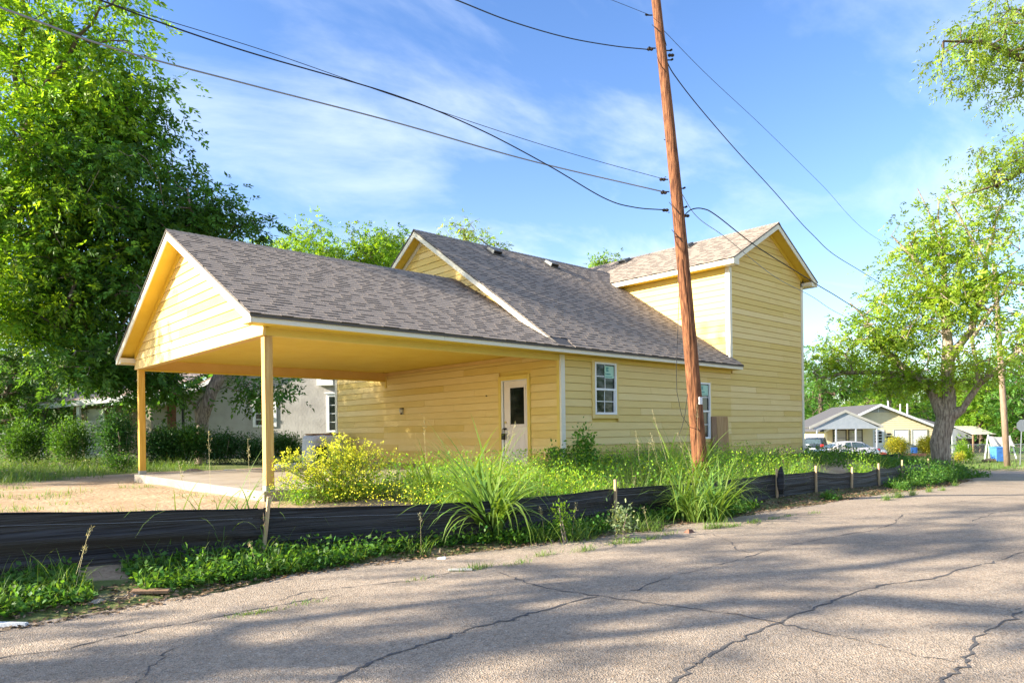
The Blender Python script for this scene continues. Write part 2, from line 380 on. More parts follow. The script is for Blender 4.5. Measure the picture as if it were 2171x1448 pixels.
# ------------------------------------------------------------------ ground, road, street
def grid_sheet(name, us, vs, zf, mat_, attr=None):
    U, V = np.meshgrid(us, vs); Z = zf(U, V)
    X = np.stack([U, V, Z], -1).reshape(-1, 3); nu = len(us); nv = len(vs)
    i = np.arange(nu - 1); j = np.arange(nv - 1); I, J = np.meshgrid(i, j); a = (J*nu + I).ravel()
    F = np.stack([a, a + 1, a + 1 + nu, a + nu], 1)
    o = meshnp(name, X, F, mat_, smooth=True)
    if attr is not None:
        at = o.data.attributes.new('turf', 'FLOAT', 'POINT'); at.data.foreach_set('value', attr(X[:, 0], X[:, 1]).astype(np.float32))
    return o
def turf(u, v):
    t = np.full(u.shape, .75)
    # bare dirt yard on the open side of the carport and round the slab, spoil heap by the tower
    t = np.where((u < -5.0) & (v > -3.4) & (v < 9.6), .16, t)
    t = np.where((u >= -5.0) & (u < 0) & (v > -2.4) & (v < 9), .38, t)
    t = np.where((u > -8) & (u < 3) & (v > 7.6) & (v < 11.5), .12, t)
    t = np.where((u > 4.5) & (u < 13.5) & (v > -3.3) & (v < 1), .30, t)
    t = np.where(v < edge(u) + .55, .62, t)
    t = np.where(v < edge(u) - .2, .5, t)
    return t
us = np.concatenate([[-400, -200, -100, -60, -40, -30], np.arange(-24, 24, .3), np.arange(24, 60, 1.5), [70, 90, 130, 200, 400]])
vs = np.concatenate([[-400, -150, -60, -30, -20, -16, -13], np.arange(-11, 16, .3), np.arange(16, 60, 1.5), [70, 90, 130, 200, 400]])
gr = grid_sheet('ground', us, vs, ground, 'soil_and_turf', turf); gr['kind'] = 'structure'
ru = np.concatenate([[-120, -60, -40, -25], np.arange(-16, 28, .4), [30, 34, 38, 45, 60, 120]])
RV = np.array([0, .02, .05, .1, .2, .35, .55, .75, 1.0])
E_ = edge(ru) + .10*np.sin(ru*2.3) + .06*np.sin(ru*5.1 + 1)
RX = []
for f in RV:
    v = E_ + (-15.5 - E_)*f
    crown = .06*math.sin(math.pi*min(1, f)) - .03*math.exp(-(f/.05)**2)
    RX.append(np.stack([ru, v, base(ru) + crown*0 + .0*f], 1))
RX = np.concatenate(RX); nu = len(ru); I, J = np.meshgrid(np.arange(nu - 1), np.arange(len(RV) - 1)); a = (J*nu + I).ravel()
road = meshnp('road', RX, np.stack([a + nu, a + 1 + nu, a + 1, a], 1), 'chip_seal', smooth=True); road['kind'] = 'structure'
# the side street across the end, lying a little askew to the lot
F2 = FW[:2]/np.linalg.norm(FW[:2]); R2 = np.array([F2[1], -F2[0]])
def askew(s, d): return CAM[:2] + d*F2 + s*R2
X = []; ss = np.arange(-30, 71, 2.0)
for d in (31.8, 34.5, 37.4):
    q = np.array([askew(s, d) for s in ss]); X.append(np.stack([q[:, 0], q[:, 1], base(q[:, 0]) + .006], 1))
X = np.concatenate(X); nu = len(ss); I, J = np.meshgrid(np.arange(nu - 1), np.arange(2)); a = (J*nu + I).ravel()
st = meshnp('side_street', X, np.stack([a, a + 1, a + 1 + nu, a + nu], 1), 'chip_seal'); st['kind'] = 'structure'

# cracks in the road, traced on the asphalt (thin sunken lines filled with tar and grit)
mat('crack_tar', (.075, .075, .08), .9, (.15, .135, .12), 25)
CR = [([(700, 1448), (760, 1415), (830, 1385), (930, 1355), (1010, 1328), (1080, 1312), (1160, 1290), (1265, 1262)], .022),
      ([(1060, 1212), (1110, 1232), (1180, 1250), (1265, 1262), (1360, 1275), (1450, 1285), (1560, 1302), (1650, 1318), (1760, 1345)], .016),
      ([(1420, 1448), (1460, 1420), (1500, 1390), (1560, 1357), (1650, 1318), (1720, 1290), (1800, 1258), (1900, 1235), (1975, 1225), (2060, 1200), (2100, 1192), (2171, 1168)], .020),
      ([(1980, 1448), (2030, 1420), (2050, 1395), (2070, 1350), (2120, 1320), (2171, 1295)], .020),
      ([(1760, 1345), (1850, 1362), (1940, 1388), (2030, 1402)], .010),
      ([(1340, 1252), (1400, 1228), (1500, 1202), (1570, 1185), (1640, 1163), (1720, 1145), (1840, 1125), (1900, 1108), (1912, 1090)], .012),
      ([(1505, 1130), (1550, 1147), (1560, 1165), (1600, 1172)], .012),
      ([(0, 1393), (120, 1378), (230, 1352), (330, 1330), (430, 1312), (520, 1294), (640, 1272), (720, 1262)], .014),
      ([(290, 1448), (330, 1405), (370, 1370)], .009), ([(560, 1282), (640, 1255), (720, 1245), (860, 1232), (960, 1212)], .012),
      ([(2060, 1105), (2110, 1085), (2171, 1078)], .010), ([(1880, 1078), (1950, 1072), (2040, 1062), (2150, 1050)], .008),
      ([(1960, 1270), (2050, 1283), (2171, 1290)], .008)]
for pts, w in CR:
    wp = []
    for i in range(len(pts) - 1):
        n = 7
        for k in range(n):
            f = k/n; x = pts[i][0]*(1 - f) + pts[i + 1][0]*f; y = pts[i][1]*(1 - f) + pts[i + 1][1]*f
            wp.append(onroad(x, y, .004))
    wp.append(onroad(*pts[-1], .004)); wp = np.array(wp)
    wp[:, :2] += NP.normal(0, .016, (len(wp), 2))
    d = np.gradient(wp[:, :2], axis=0); d /= np.linalg.norm(d, axis=1)[:, None] + 1e-9
    nrm = np.stack([-d[:, 1], d[:, 0]], 1); ww = .55*w*NP.uniform(.15, 1.6, len(wp))[:, None]
    A = wp.copy(); A[:, :2] += nrm*ww; B = wp.copy(); B[:, :2] -= nrm*ww
    V = np.concatenate([A, B]); n = len(wp); i = np.arange(n - 1)
    meshnp('crack', V, np.stack([i, i + n, i + n + 1, i + 1], 1), 'crack_tar', road)
# old seam along the road edge
seam = np.array([onroad(x, y, .004) for x, y in [(0, 1405), (300, 1358), (480, 1328), (620, 1300), (700, 1290)]])

# ------------------------------------------------------------------ the yellow house
R_ = .184                                        # siding reveal
CL, WC, WM, T0, T1, OV = 6.98, 7.59, 10.61, 7.42, 12.20, .365
ZB, ZS = 2.525, -.017                            # beam bottom, slab top
EZ, EV0 = 2.80, -.385                            # roof edge height and line on the street side
MC = (5.012 - EZ)/(WC/2 - EV0); MM = (6.644 - EZ)/(WM/2 - EV0)
TU = T0 - .42; TZ = 5.95; UM = (T0 + T1)/2; MT = (7.49 - TZ)/(UM - TU)
house = thing('yellow_house', 'pale yellow house with open carport, grey shingle roofs and a tall gabled wing', 'house', (0, 0, 0))
def zc(v): return EZ + MC*(np.minimum(v, WC - v) - EV0)        # roof tops
def zm(v): return EZ + MM*(np.minimum(v, WM - v) - EV0)
def zt(u): return TZ + MT*(np.minimum(u, 2*UM - u) - TU)
# wall cores (behind the boards)
wall = MB()
k = .03
wall.box(k, T0, k, WM - k, -.30, 2.86)
wall.add([(k, k, 2.86), (k, WM - k, 2.86), (k, WM/2, 2.86 + MM*(WM/2 - k) - .02), (T0, k, 2.86), (T0, WM - k, 2.86), (T0, WM/2, 2.86 + MM*(WM/2 - k) - .02)], [(0, 2, 1), (3, 4, 5), (0, 3, 5, 2), (1, 2, 5, 4)])
wall.box(T0 + k, T1 - k, k, WM - k, -.30, 5.86)
wall.add([(T0 + k, k, 5.86), (T1 - k, k, 5.86), (UM, k, 5.86 + MT*(UM - T0 - k)), (T0 + k, WM - k, 5.86), (T1 - k, WM - k, 5.86), (UM, WM - k, 5.86 + MT*(UM - T0 - k))], [(0, 1, 2), (3, 5, 4), (0, 2, 5, 3), (1, 4, 5, 2)])
wall = wall.build('wall', 'yellow_trim', house)
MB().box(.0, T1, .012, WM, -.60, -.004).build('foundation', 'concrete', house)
def board(org, ax, nrm, a0, a1, z0, z1, a0t=None, a1t=None, t0=.028, t1=.010):
    a0t = a0 if a0t is None else a0t; a1t = a1 if a1t is None else a1t
    def q(a, d, z): return (org[0] + ax[0]*a + nrm[0]*d, org[1] + ax[1]*a + nrm[1]*d, z)
    b = [q(a0, -.02, z0), q(a1, -.02, z0), q(a1, t0, z0), q(a0, t0, z0)]; t = [q(a0t, -.02, z1), q(a1t, -.02, z1), q(a1t, t1, z1), q(a0t, t1, z1)]
    MB().hexa(b, t).build('siding_board', 'siding', wall)
def rows(org, ax, nrm, a0, a1, k0, k1, holes=(), clip=None, jo=0.0, plank=3.66, ztop=99):
    for kk in range(k0, k1):
        z0 = kk*R_ + .001; z1 = min(z0 + R_ - .0075, ztop)
        if z1 - z0 < .03: continue
        lo, hi, lot, hit = a0, a1, a0, a1
        if clip:
            c0, c1 = clip(z0); d0, d1 = clip(min(z1, ztop)); lo, hi, lot, hit = max(a0, c0), min(a1, c1), max(a0, d0), min(a1, d1)
            if hit - lot < .04: lot = hit = (lot + hit)/2
            if hi - lo < .15: continue
        cuts = [(lo, hi)]
        for (h0, h1, hz0, hz1) in holes:
            zc_ = z0 + R_*.5
            if hz0 - .02 < zc_ < hz1 + .02:
                new = []
                for (c, d) in cuts:
                    if h1 <= c or h0 >= d: new.append((c, d)); continue
                    if h0 - c > .03: new.append((c, h0))
                    if d - h1 > .03: new.append((h1, d))
                cuts = new
        for (c, d) in cuts:
            js = [c]; j = a0 + jo + (kk*1.37 % plank)
            while j < d:
                if j - js[-1] > .5 and d - j > .5: js.append(j)
                j += plank
            js.append(d)
            for i in range(len(js) - 1):
                s0, s1 = js[i], js[i + 1]; g0 = 0 if i == 0 else .0025; g1 = 0 if i == len(js) - 2 else .0025
                board(org, ax, nrm, s0 + g0, s1 - g1, z0, z1, lot if s0 == lo else None, hit if s1 == hi else None)
X_, Y_ = (1, 0), (0, 1)
WIN1 = (1.05, 2.05, 1.19, 2.60); WIN2 = (5.20, 6.32, .52, 2.28)
rows((0, 0), X_, (0, -1), .095, T0, 0, 14, [WIN1, WIN2], jo=.6, ztop=2.545)
rows((0, 0), X_, (0, -1), T0, T1 - .09, 0, 14, [], jo=1.1)
def clipT(z):
    h = (z + .17 - TZ)/MT
    return (max(T0 + .09, TU + h), min(T1 - .09, 2*UM - TU - h)) if z > 5.2 else (T0 + .09, T1 - .09)
rows((0, 0), X_, (0, -1), T0 + .09, T1 - .09, 14, 41, [], clipT, jo=2.0)
DOOR = (.99, 2.14, -.1, 2.29)
rows((0, 0), Y_, (-1, 0), .095, WC + .0, 0, 15, [DOOR], jo=.3, ztop=2.66)
rows((0, 0), Y_, (-1, 0), WC, WM - .09, 0, 15, [], jo=.9)
def clipM(z):
    h = (z + .22 - EZ)/MM
    return (EV0 + h, WM - EV0 - h)
rows((0, 0), Y_, (-1, 0), .3, WM - .3, 17, 35, [], clipM, jo=1.7)
def clipW(z): return ((.09, WM))
for kk in range(15, 31):                          # side of the tall wing above the main roof
    z0 = kk*R_ + .001; z1 = z0 + R_ - .0075
    if z0 > 5.7: break
    z1 = min(z1, 5.72)
    hi = (z0 - EZ)/MM + EV0 + .28; hit = (z1 - EZ)/MM + EV0 + .28
    board((T0, 0), Y_, (-1, 0), .09, hi, z0, z1, .09, hit)
def clipC(z):
    h = (z + .20 - EZ)/MC
    return (max(.0, EV0 + h), min(WC, WC - EV0 - h))
board((-CL, 0), Y_, (-1, 0), -.03, WC + .03, ZB, ZB + .215, t0=.038, t1=.014)
z0 = ZB + .225; i = 0
while z0 < 4.9:
    c0, c1 = clipC(z0); d0, d1 = clipC(z0 + R_ - .0095)
    if c1 - c0 < .2: break
    if d1 - d0 < .04: d0 = d1 = (d0 + d1)/2
    mid = None if c1 - c0 < 3.8 else (c0 + 2.1 + (i*1.9) % (c1 - c0 - 3.2))
    if mid is None: board((-CL, 0), Y_, (-1, 0), c0, c1, z0, z0 + R_ - .0095, d0, d1)
    else:
        board((-CL, 0), Y_, (-1, 0), c0, mid - .002, z0, z0 + R_ - .0095, d0, None); board((-CL, 0), Y_, (-1, 0), mid + .002, c1, z0, z0 + R_ - .0095, None, d1)
    z0 += R_; i += 1
# gable core behind the carport front
g_ = MB(); g_.add([(-CL + .02, 0, ZB + .01), (-CL + .02, WC, ZB + .01), (-CL + .02, WC, 2.78), (-CL + .02, WC/2, zc(WC/2) - .12), (-CL + .02, 0, 2.78)], [(0, 1, 2, 3, 4)]); g_.build('gable_backing', 'yellow_trim', house)
# corner boards, frieze boards
def trim(x0, x1, y0, y1, z0, z1, m_='cream_trim', n='corner_board'): return MB().box(x0, x1, y0, y1, z0, z1).build(n, m_, house, bevel=.004)
trim(-.042, .095, -.046, .004, -.01, 2.655)
trim(-.046, .004, .006, .095, -.01, 2.655, 'yellow_trim')
trim(T1 - .09, T1 + .046, -.046, .004, -.01, 5.78)
trim(T0 - .046, T0 + .09, -.046, .004, 3.06, 5.78)
trim(T0 - .048, T0 + .004, .006, .10, 3.12, 5.78)
trim(-.046, .004, WM - .09, WM + .046, -.01, 2.76)
trim(-.046, .004, WC - .19, WC - .10, 2.30, 2.66, 'yellow_trim', 'post_pad')
trim(.10, T0 - .0, -.040, .0, 2.552, 2.658, 'yellow_trim', 'frieze_board')
trim(T0 - .040, T0 + .0, .11, 4.45, 5.62, 5.775, 'yellow_trim', 'frieze_board')
trim(-.050, -.004, .10, WC - .14, 2.665, 2.75, 'tan_beam', 'frieze_board')
# carport: slab, posts, beams, ceiling
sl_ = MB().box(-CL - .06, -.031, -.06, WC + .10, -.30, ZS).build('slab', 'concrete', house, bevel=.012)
for xj in (-4.7, -2.35): MB().box(xj - .005, xj + .005, -.05, WC + .08, ZS - .002, ZS + .002).build('control_joint', 'roof_edge', sl_)
def post(x, y, w, m_):
    p_ = MB().box(x, x + w, y, y + w, ZS + .03, ZB).build('post', m_, house, bevel=.006)
    MB().box(x - .004, x + w + .004, y - .004, y + w + .004, ZS, ZS + .085).build('post_base', 'steel', p_)
post(-CL + .008, .012, .14, 'pine'); post(-CL + .008, WC - .15, .14, 'pine_yellow')
MB().box(-CL + .03, -.032, 0, .15, ZB, 2.657).build('beam', 'yellow_trim', house)
MB().box(-CL + .03, -.036, WC - .16, WC, ZB, ZB + .235).build('beam', 'tan_beam', house)
MB().box(-CL + .031, -.037, WC - .175, WC - .002, ZB - .026, ZB - .001).build('beam_strip', 'soffit', house)
MB().box(-CL + .032, -.038, WC - .15, WC - .02, ZB + .235, 2.79).build('beam_cap', 'soffit', house)
MB().box(-CL + .034, -CL + .15, .15, WC - .17, ZB + .004, 2.76).build('beam', 'tan_beam', house)
for a_, b_ in ((-CL + .15, -4.55), (-4.545, -2.11), (-2.105, -.04)):
    for c_, d_ in ((.15, 1.36), (1.365, 3.80), (3.805, 6.24), (6.245, WC - .151)): MB().box(a_, b_, c_, d_, 2.755, 2.768).build('ceiling_panel', 'soffit', house)
# eaves: fascia, soffit, rakes
def fascia(x0, x1, y0, y1, z0, z1): return MB().box(x0, x1, y0, y1, z0, z1).build('fascia_board', 'cream_trim', house, bevel=.003)
js = [-CL - OV + .028, -3.6, .95, 4.4, T0 + .12]
for i in range(4): fascia(js[i] + .0015, js[i + 1] - .0015, -OV, -OV + .022, 2.661, 2.785 + .01)
MB().box(-CL - OV + .03, T0 + .10, -OV + .022, -.001, 2.665, 2.677).build('soffit', 'soffit', house)
MB().box(T0 + .10, T0 + .12, -OV + .022, -.001, 2.661, 2.80).build('fascia_return', 'cream_trim', house)
js = [-.37, 1.6, 3.9]
fascia(TU + .02, TU + .042, -.398 + .028, 4.42, 5.78, 5.945)
MB().box(TU + .042, T0 - .001, -.36, 4.3, 5.784, 5.796).build('soffit', 'soffit', house)
fascia(2*UM - TU - .042, 2*UM - TU - .02, -.36, WM, 5.78, 5.945)
MB().box(T1 + .001, 2*UM - TU - .042, -.36, WM, 5.784, 5.796).build('soffit', 'soffit', house)
MB().box(-CL - OV + .03, 0, WC + .001, WC + OV - .022, 2.665, 2.677).build('soffit', 'soffit', house)
fascia(-CL - OV + .03, 0, WC + OV - .022, WC + OV, 2.661, 2.795)
def rake(axis, pos, th, a0, am, a1, ze, zr, dep=.155, endz=2.661, wallpos=0):
    # a pair of rake boards on a gable; axis 'x': plane at x=pos, runs along y
    def pt(a, d, z): return (d, a, z) if axis == 'x' else (a, d, z)
    for s0 in (a0, a1):
        e = .0
        b = [pt(s0, pos, endz), pt(s0, pos + th, endz), pt(s0, pos + th, ze), pt(s0, pos, ze)]
        f = abs(dep*1.15)
        t = [pt(am, pos, zr - dep*1.12), pt(am, pos + th, zr - dep*1.12), pt(am, pos + th, zr), pt(am, pos, zr)]
        q = s0 + (am - s0)*((endz + dep*1.12 - ze)/(zr - ze)) if endz + dep*1.12 > ze else s0
        mid_b = pt(q, pos, endz); mid_f = pt(q, pos + th, endz)
        zq = ze + (zr - ze)*(q - s0)/(am - s0)
        m_ = MB()
        m_.loft([b, [mid_b, mid_f, pt(q, pos + th, zq), pt(q, pos, zq)], t]); m_.build('rake_board', 'cream_trim', house)
        sf = MB(); w0, w1 = (pos + th, wallpos)
        zz = lambda a, off: ze + (zr - ze)*(a - s0)/(am - s0) - off
        sf.quad(pt(s0, w0, zz(s0, .05)), pt(s0, w1, zz(s0, .05)), pt(am, w1, zz(am, .11)), pt(am, w0, zz(am, .11))); sf.build('rake_soffit', 'soffit', house)
rake('x', -CL - OV, .026, -OV - .0, WC/2, WC + OV, EZ - .012, zc(WC/2) - .02, wallpos=-CL - .001)
rake('x', -OV, .026, -OV + .12, WM/2, WM + OV, EZ + MM*.13, zm(WM/2) - .022, endz=EZ - .02, wallpos=-.001)
rake('y', -.40, .026, TU + .02, UM, 2*UM - TU - .02, TZ - .004, zt(UM) - .02, endz=5.78, wallpos=-.001)
# gable frieze under the rake soffit on the wall (yellow strip)
def gable_strip(axis, pos, th, a0, am, zl, zr, m_='soffit'):
    def pt(a, d, z): return (d, a, z) if axis == 'x' else (a, d, z)
    for s in (a0, 2*am - a0):
        MB().hexa([pt(s, pos, zl - .13), pt(s, pos - th, zl - .13), pt(s, pos - th, zl), pt(s, pos, zl)], [pt(am, pos, zr - .13), pt(am, pos - th, zr - .13), pt(am, pos - th, zr), pt(am, pos, zr)]).build('gable_trim', m_, house)
gable_strip('x', -CL - .005, .035, 0.0, WC/2, float(zc(0)) - .09, float(zc(WC/2)) - .13)
gable_strip('x', -.005, .035, .0, WM/2, float(zm(0)) - .09, float(zm(WM/2)) - .13, 'cream_trim')
gable_strip('y', -.005, .035, T0, UM, float(zt(T0)) - .09, float(zt(UM)) - .13)
# box ends of the eaves on the gables
for (x0, x1, y0, y1, z0, z1, n_) in ((-CL - OV + .026, -CL - .001, WC + .03, WC + OV - .0, 2.663, 2.80, 0), (T0 - .357, T0 - .035, -.372, -.003, 5.7815, 5.93, 0), (T1 + .036, T1 + .357, -.372, -.003, 5.7815, 5.93, 0)):
    MB().box(x0, x1, y0, y1, z0, z1).build('eave_box', 'cream_trim', house)
MB().box(-CL - OV - .018, T0 + .128, -.3895, -.3855, 2.742, 2.797).build('drip_edge', 'roof_edge', house)
# roof decks
def deck(q, th=.03, n='roof'):
    q = [np.array(p, float) for p in q]; nrm = np.cross(q[1] - q[0], q[3] - q[0]); nrm /= np.linalg.norm(nrm)
    if nrm[2] < 0: nrm = -nrm
    return MB().hexa([p - nrm*th for p in q], q).build(n, 'roof_edge', house)
xa, xb = -CL - OV - .02, .05
roof_c = deck([(xa, EV0, EZ), (xb, EV0, EZ), (xb, WC/2, zc(WC/2)), (xa, WC/2, zc(WC/2))])
deck([(xb, WC - EV0, EZ), (xa, WC - EV0, EZ), (xa, WC/2, zc(WC/2)), (xb, WC/2, zc(WC/2))])
v1 = WM/2; xm = -OV - .02
roof_m = deck([(xm, EV0 + .05, EZ + MM*.05), (T0, EV0 + .05, EZ + MM*.05), (T0 + 1.6, v1, zm(v1)), (xm, v1, zm(v1))])
deck([(T0 + 1.6, WM - EV0, EZ), (xm, WM - EV0, EZ), (xm, v1, zm(v1)), (T0 + 1.6, v1, zm(v1))])
MB().hexa([(xb, EV0, EZ - .03), (T0 + .13, EV0, EZ - .03), (T0 + .13, .0, EZ + MM*.385 - .03), (xb, .0, EZ + MM*.385 - .03)], [(xb, EV0, EZ), (T0 + .13, EV0, EZ), (T0 + .13, .0, EZ + MM*.385), (xb, .0, EZ + MM*.385)]).build('roof_edge', 'roof_edge', house)
roof_t = deck([(TU, -.42, TZ), (TU, WM + .4, TZ), (UM, WM + .4, 7.49), (UM, -.42, 7.49)])
deck([(2*UM - TU, WM + .4, TZ), (2*UM - TU, -.42, TZ), (UM, -.42, 7.49), (UM, WM + .4, 7.49)])
# shingles: every tab is a thin wedge; tabs of the carport nearest the street are single pieces
COURSE = .140
TONES = [(.385, .322, .268), (.392, .328, .273), (.378, .316, .263), (.388, .325, .270), (.372, .311, .259), (.398, .333, .277)]
def tabs(org, a, s, nrm, la, ls, keep, rng):
    """yield (a0,width,row,tone,band) over a slope, keep(point)->bool"""
    res = []; nrow = int(ls/COURSE)
    for r in range(nrow + 1):
        x = -rng.random()*.3; pb_ = False
        while x < la:
            w = rng.choice((.20, .24, .28, .34)); x0 = max(0, x); x1 = min(la, x + w)
            if x1 - x0 > .03:
                p = org + a*(x0 + x1)/2 + s*(r*COURSE + .07)
                if keep(p):
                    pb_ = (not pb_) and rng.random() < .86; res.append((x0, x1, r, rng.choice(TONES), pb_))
            x += w
    return res
def tab_geo(m_, org, a, s, nrm, x0, x1, r, tone, band, ls):
    l0 = r*COURSE - (.02 if r == 0 else 0); l1 = min(l0 + COURSE + .02, ls); h0 = .011 if band else .008
    def q(x, l, h): return org + a*x + s*l + nrm*h
    b = [q(x0, l0, .0), q(x1, l0, .0), q(x1, l1, .0), q(x0, l1, .0)]; t = [q(x0, l0, h0), q(x1, l0, h0), q(x1, l1, .003), q(x0, l1, .003)]
    m_.add(b + t, [(4, 5, 6, 7), (0, 1, 5, 4), (1, 2, 6, 5), (3, 0, 4, 7)], tone)
    if band:                                       # dark strip on the butt edge: tab shadow painted into its printed band
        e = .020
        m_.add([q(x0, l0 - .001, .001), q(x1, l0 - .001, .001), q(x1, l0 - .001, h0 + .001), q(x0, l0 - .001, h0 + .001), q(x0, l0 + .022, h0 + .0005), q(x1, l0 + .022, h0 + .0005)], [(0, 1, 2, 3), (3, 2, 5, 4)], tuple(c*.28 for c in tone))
def slope(org, a, s, la, ls, keep, parent, seed, single=0):
    org, a, s = (np.array(q, float) for q in (org, a, s)); nrm = np.cross(a, s); nrm = nrm if nrm[2] > 0 else -nrm
    T = tabs(org, a, s, nrm, la, ls, keep, random.Random(seed))
    if single:
        T.sort(key=lambda q: np.linalg.norm(org + a*(q[0] + q[1])/2 + s*q[2]*COURSE - CAM))
    rest = MB()
    protos = {}
    for i, (x0, x1, r, tone, band) in enumerate(T):
        if i < single:
            key = (round(x1 - x0, 2), TONES.index(tone), band, r == 0)
            o = org + a*x0 + s*(r*COURSE)
            if key not in protos:
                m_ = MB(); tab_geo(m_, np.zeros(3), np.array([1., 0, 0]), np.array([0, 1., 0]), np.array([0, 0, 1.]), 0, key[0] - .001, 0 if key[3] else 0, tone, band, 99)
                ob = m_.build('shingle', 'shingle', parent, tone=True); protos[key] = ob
            else:
                ob = bpy.data.objects.new('shingle', protos[key].data); COL.objects.link(ob); ob.parent = parent
            M_ = Matrix(((a[0], s[0], nrm[0], o[0]), (a[1], s[1], nrm[1], o[1]), (a[2], s[2], nrm[2], o[2]), (0, 0, 0, 1)))
            ob.matrix_local = M_
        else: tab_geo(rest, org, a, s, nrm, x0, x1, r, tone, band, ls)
    ob = rest.build('shingles', 'shingle', parent, tone=True); ob['kind'] = 'stuff'
cs = math.sqrt(1 + MC*MC); ms_ = math.sqrt(1 + MM*MM); ts = math.sqrt(1 + MT*MT)
slope((xa, EV0, EZ + .001), (1, 0, 0), (0, 1/cs, MC/cs), xb - xa, (WC/2 - EV0)*cs, lambda p: True, roof_c, 3, single=300)
def keep_m(p):
    if p[0] < xb and p[1] < .02: return False
    lim = T0 + (.13 if p[1] < -.02 else 0) if p[2] < 5.9 else TU + (p[2] - TZ)/MT + .1
    return p[0] < lim - .02
slope((xm, EV0, EZ + .001), (1, 0, 0), (0, 1/ms_, MM/ms_), T0 + 2.2 - xm, (WM/2 - EV0)*ms_, keep_m, roof_m, 4)
slope((TU, -.42, TZ + .001), (0, 1, 0), (1/ts, 0, MT/ts), WM + .8, (UM - TU)*ts, lambda p: p[2] > float(zm(p[1])) - .02 if p[1] < 10.9 else True, roof_t, 5)
def ridge_caps(p0, p1, parent, sl_, ax):
    p0, p1 = np.array(p0, float), np.array(p1, float); d = p1 - p0; L = np.linalg.norm(d); d /= L; side = np.cross(d, (0, 0, 1.)); m_ = MB(); n = int(L/.14)
    for i in range(n):
        a_ = p0 + d*i*.14; b_ = a_ + d*.16; h = .02; w = .14; tone = RNG.choice(TONES)
        m_.add([a_ - side*w + np.array([0, 0, -w*sl_ + .012]), a_ + np.array([0, 0, h + .012]), a_ + side*w + np.array([0, 0, -w*sl_ + .012]), b_ - side*w + np.array([0, 0, -w*sl_ + .004]), b_ + np.array([0, 0, h + .002]), b_ + side*w + np.array([0, 0, -w*sl_ + .004])], [(0, 1, 4, 3), (1, 2, 5, 4)], tone)
    o = m_.build('ridge_caps', 'shingle', parent, tone=True)
ridge_caps((xa, WC/2, zc(WC/2)), (0, WC/2, zc(WC/2)), roof_c, MC, 0); ridge_caps((xm, WM/2, zm(WM/2)), (T0 + .8, WM/2, zm(WM/2)), roof_m, MM, 0); ridge_caps((UM, -.42, 7.49), (UM, WM, 7.49), roof_t, MT, 1)
# flashing strip where the carport roof runs under the main rake; step flashing at the wing
MB().quad((-OV + .03, EV0 + .1, EZ + MC*.1 + .006), (-.0, EV0 + .1, EZ + MC*.1 + .006), (-.0, 2.6, float(zc(2.6)) + .006), (-OV + .03, 2.6, float(zc(2.6)) + .006)).build('flashing', 'roof_edge', house)
MB().box(T0 - .045, T0 - .03, -.03, .02, 3.0, 3.16).build('flashing', 'steel', house)
# roof vents
def vent(c, slope_dir, sl_):
    c = np.array(c); o = MB(); d = np.array([*slope_dir, sl_]); d = d/np.linalg.norm(d); sdir = np.cross((0, 0, 1.), d); sdir /= np.linalg.norm(sdir); nrm = np.cross(d, sdir); nrm = nrm if nrm[2] > 0 else -nrm
    w, l = .17, .19
    b = [c - sdir*w - d*l, c + sdir*w - d*l, c + sdir*w + d*l, c - sdir*w + d*l]
    t = [b[0] + nrm*.13, b[1] + nrm*.13, b[2] + nrm*.10 - d*.05, b[3] + nrm*.10 - d*.05]
    o.hexa(b, t); v_ = o.build('roof_vent', 'dull_steel', house, bevel=.01)
    MB().hexa([c - sdir*.25 - d*.27 + nrm*.015, c + sdir*.25 - d*.27 + nrm*.015, c + sdir*.25 + d*.27 + nrm*.015, c - sdir*.25 + d*.27 + nrm*.015], [c - sdir*.25 - d*.27 + nrm*.024, c + sdir*.25 - d*.27 + nrm*.024, c + sdir*.25 + d*.27 + nrm*.02, c - sdir*.25 + d*.27 + nrm*.02]).build('flange', 'roof_edge', v_)
    MB().hexa([c - sdir*.14 - d*(l + .004) + nrm*.03, c + sdir*.14 - d*(l + .004) + nrm*.03, c + sdir*.14 - d*l + nrm*.03, c - sdir*.14 - d*l + nrm*.03], [c - sdir*.14 - d*(l + .004) + nrm*.11, c + sdir*.14 - d*(l + .004) + nrm*.11, c + sdir*.14 - d*l + nrm*.11, c - sdir*.14 - d*l + nrm*.11]).build('vent_slot', 'dark_void', v_)
for c in ((2.23, 4.85), (4.67, 4.82)): vent((c[0], c[1], float(zm(c[1])) + .01), (0, 1), MM)
for c in ((9.46, 5.54), (9.48, 2.78)): vent((c[0], c[1], float(zt(c[0])) + .01), (1, 0), MT)

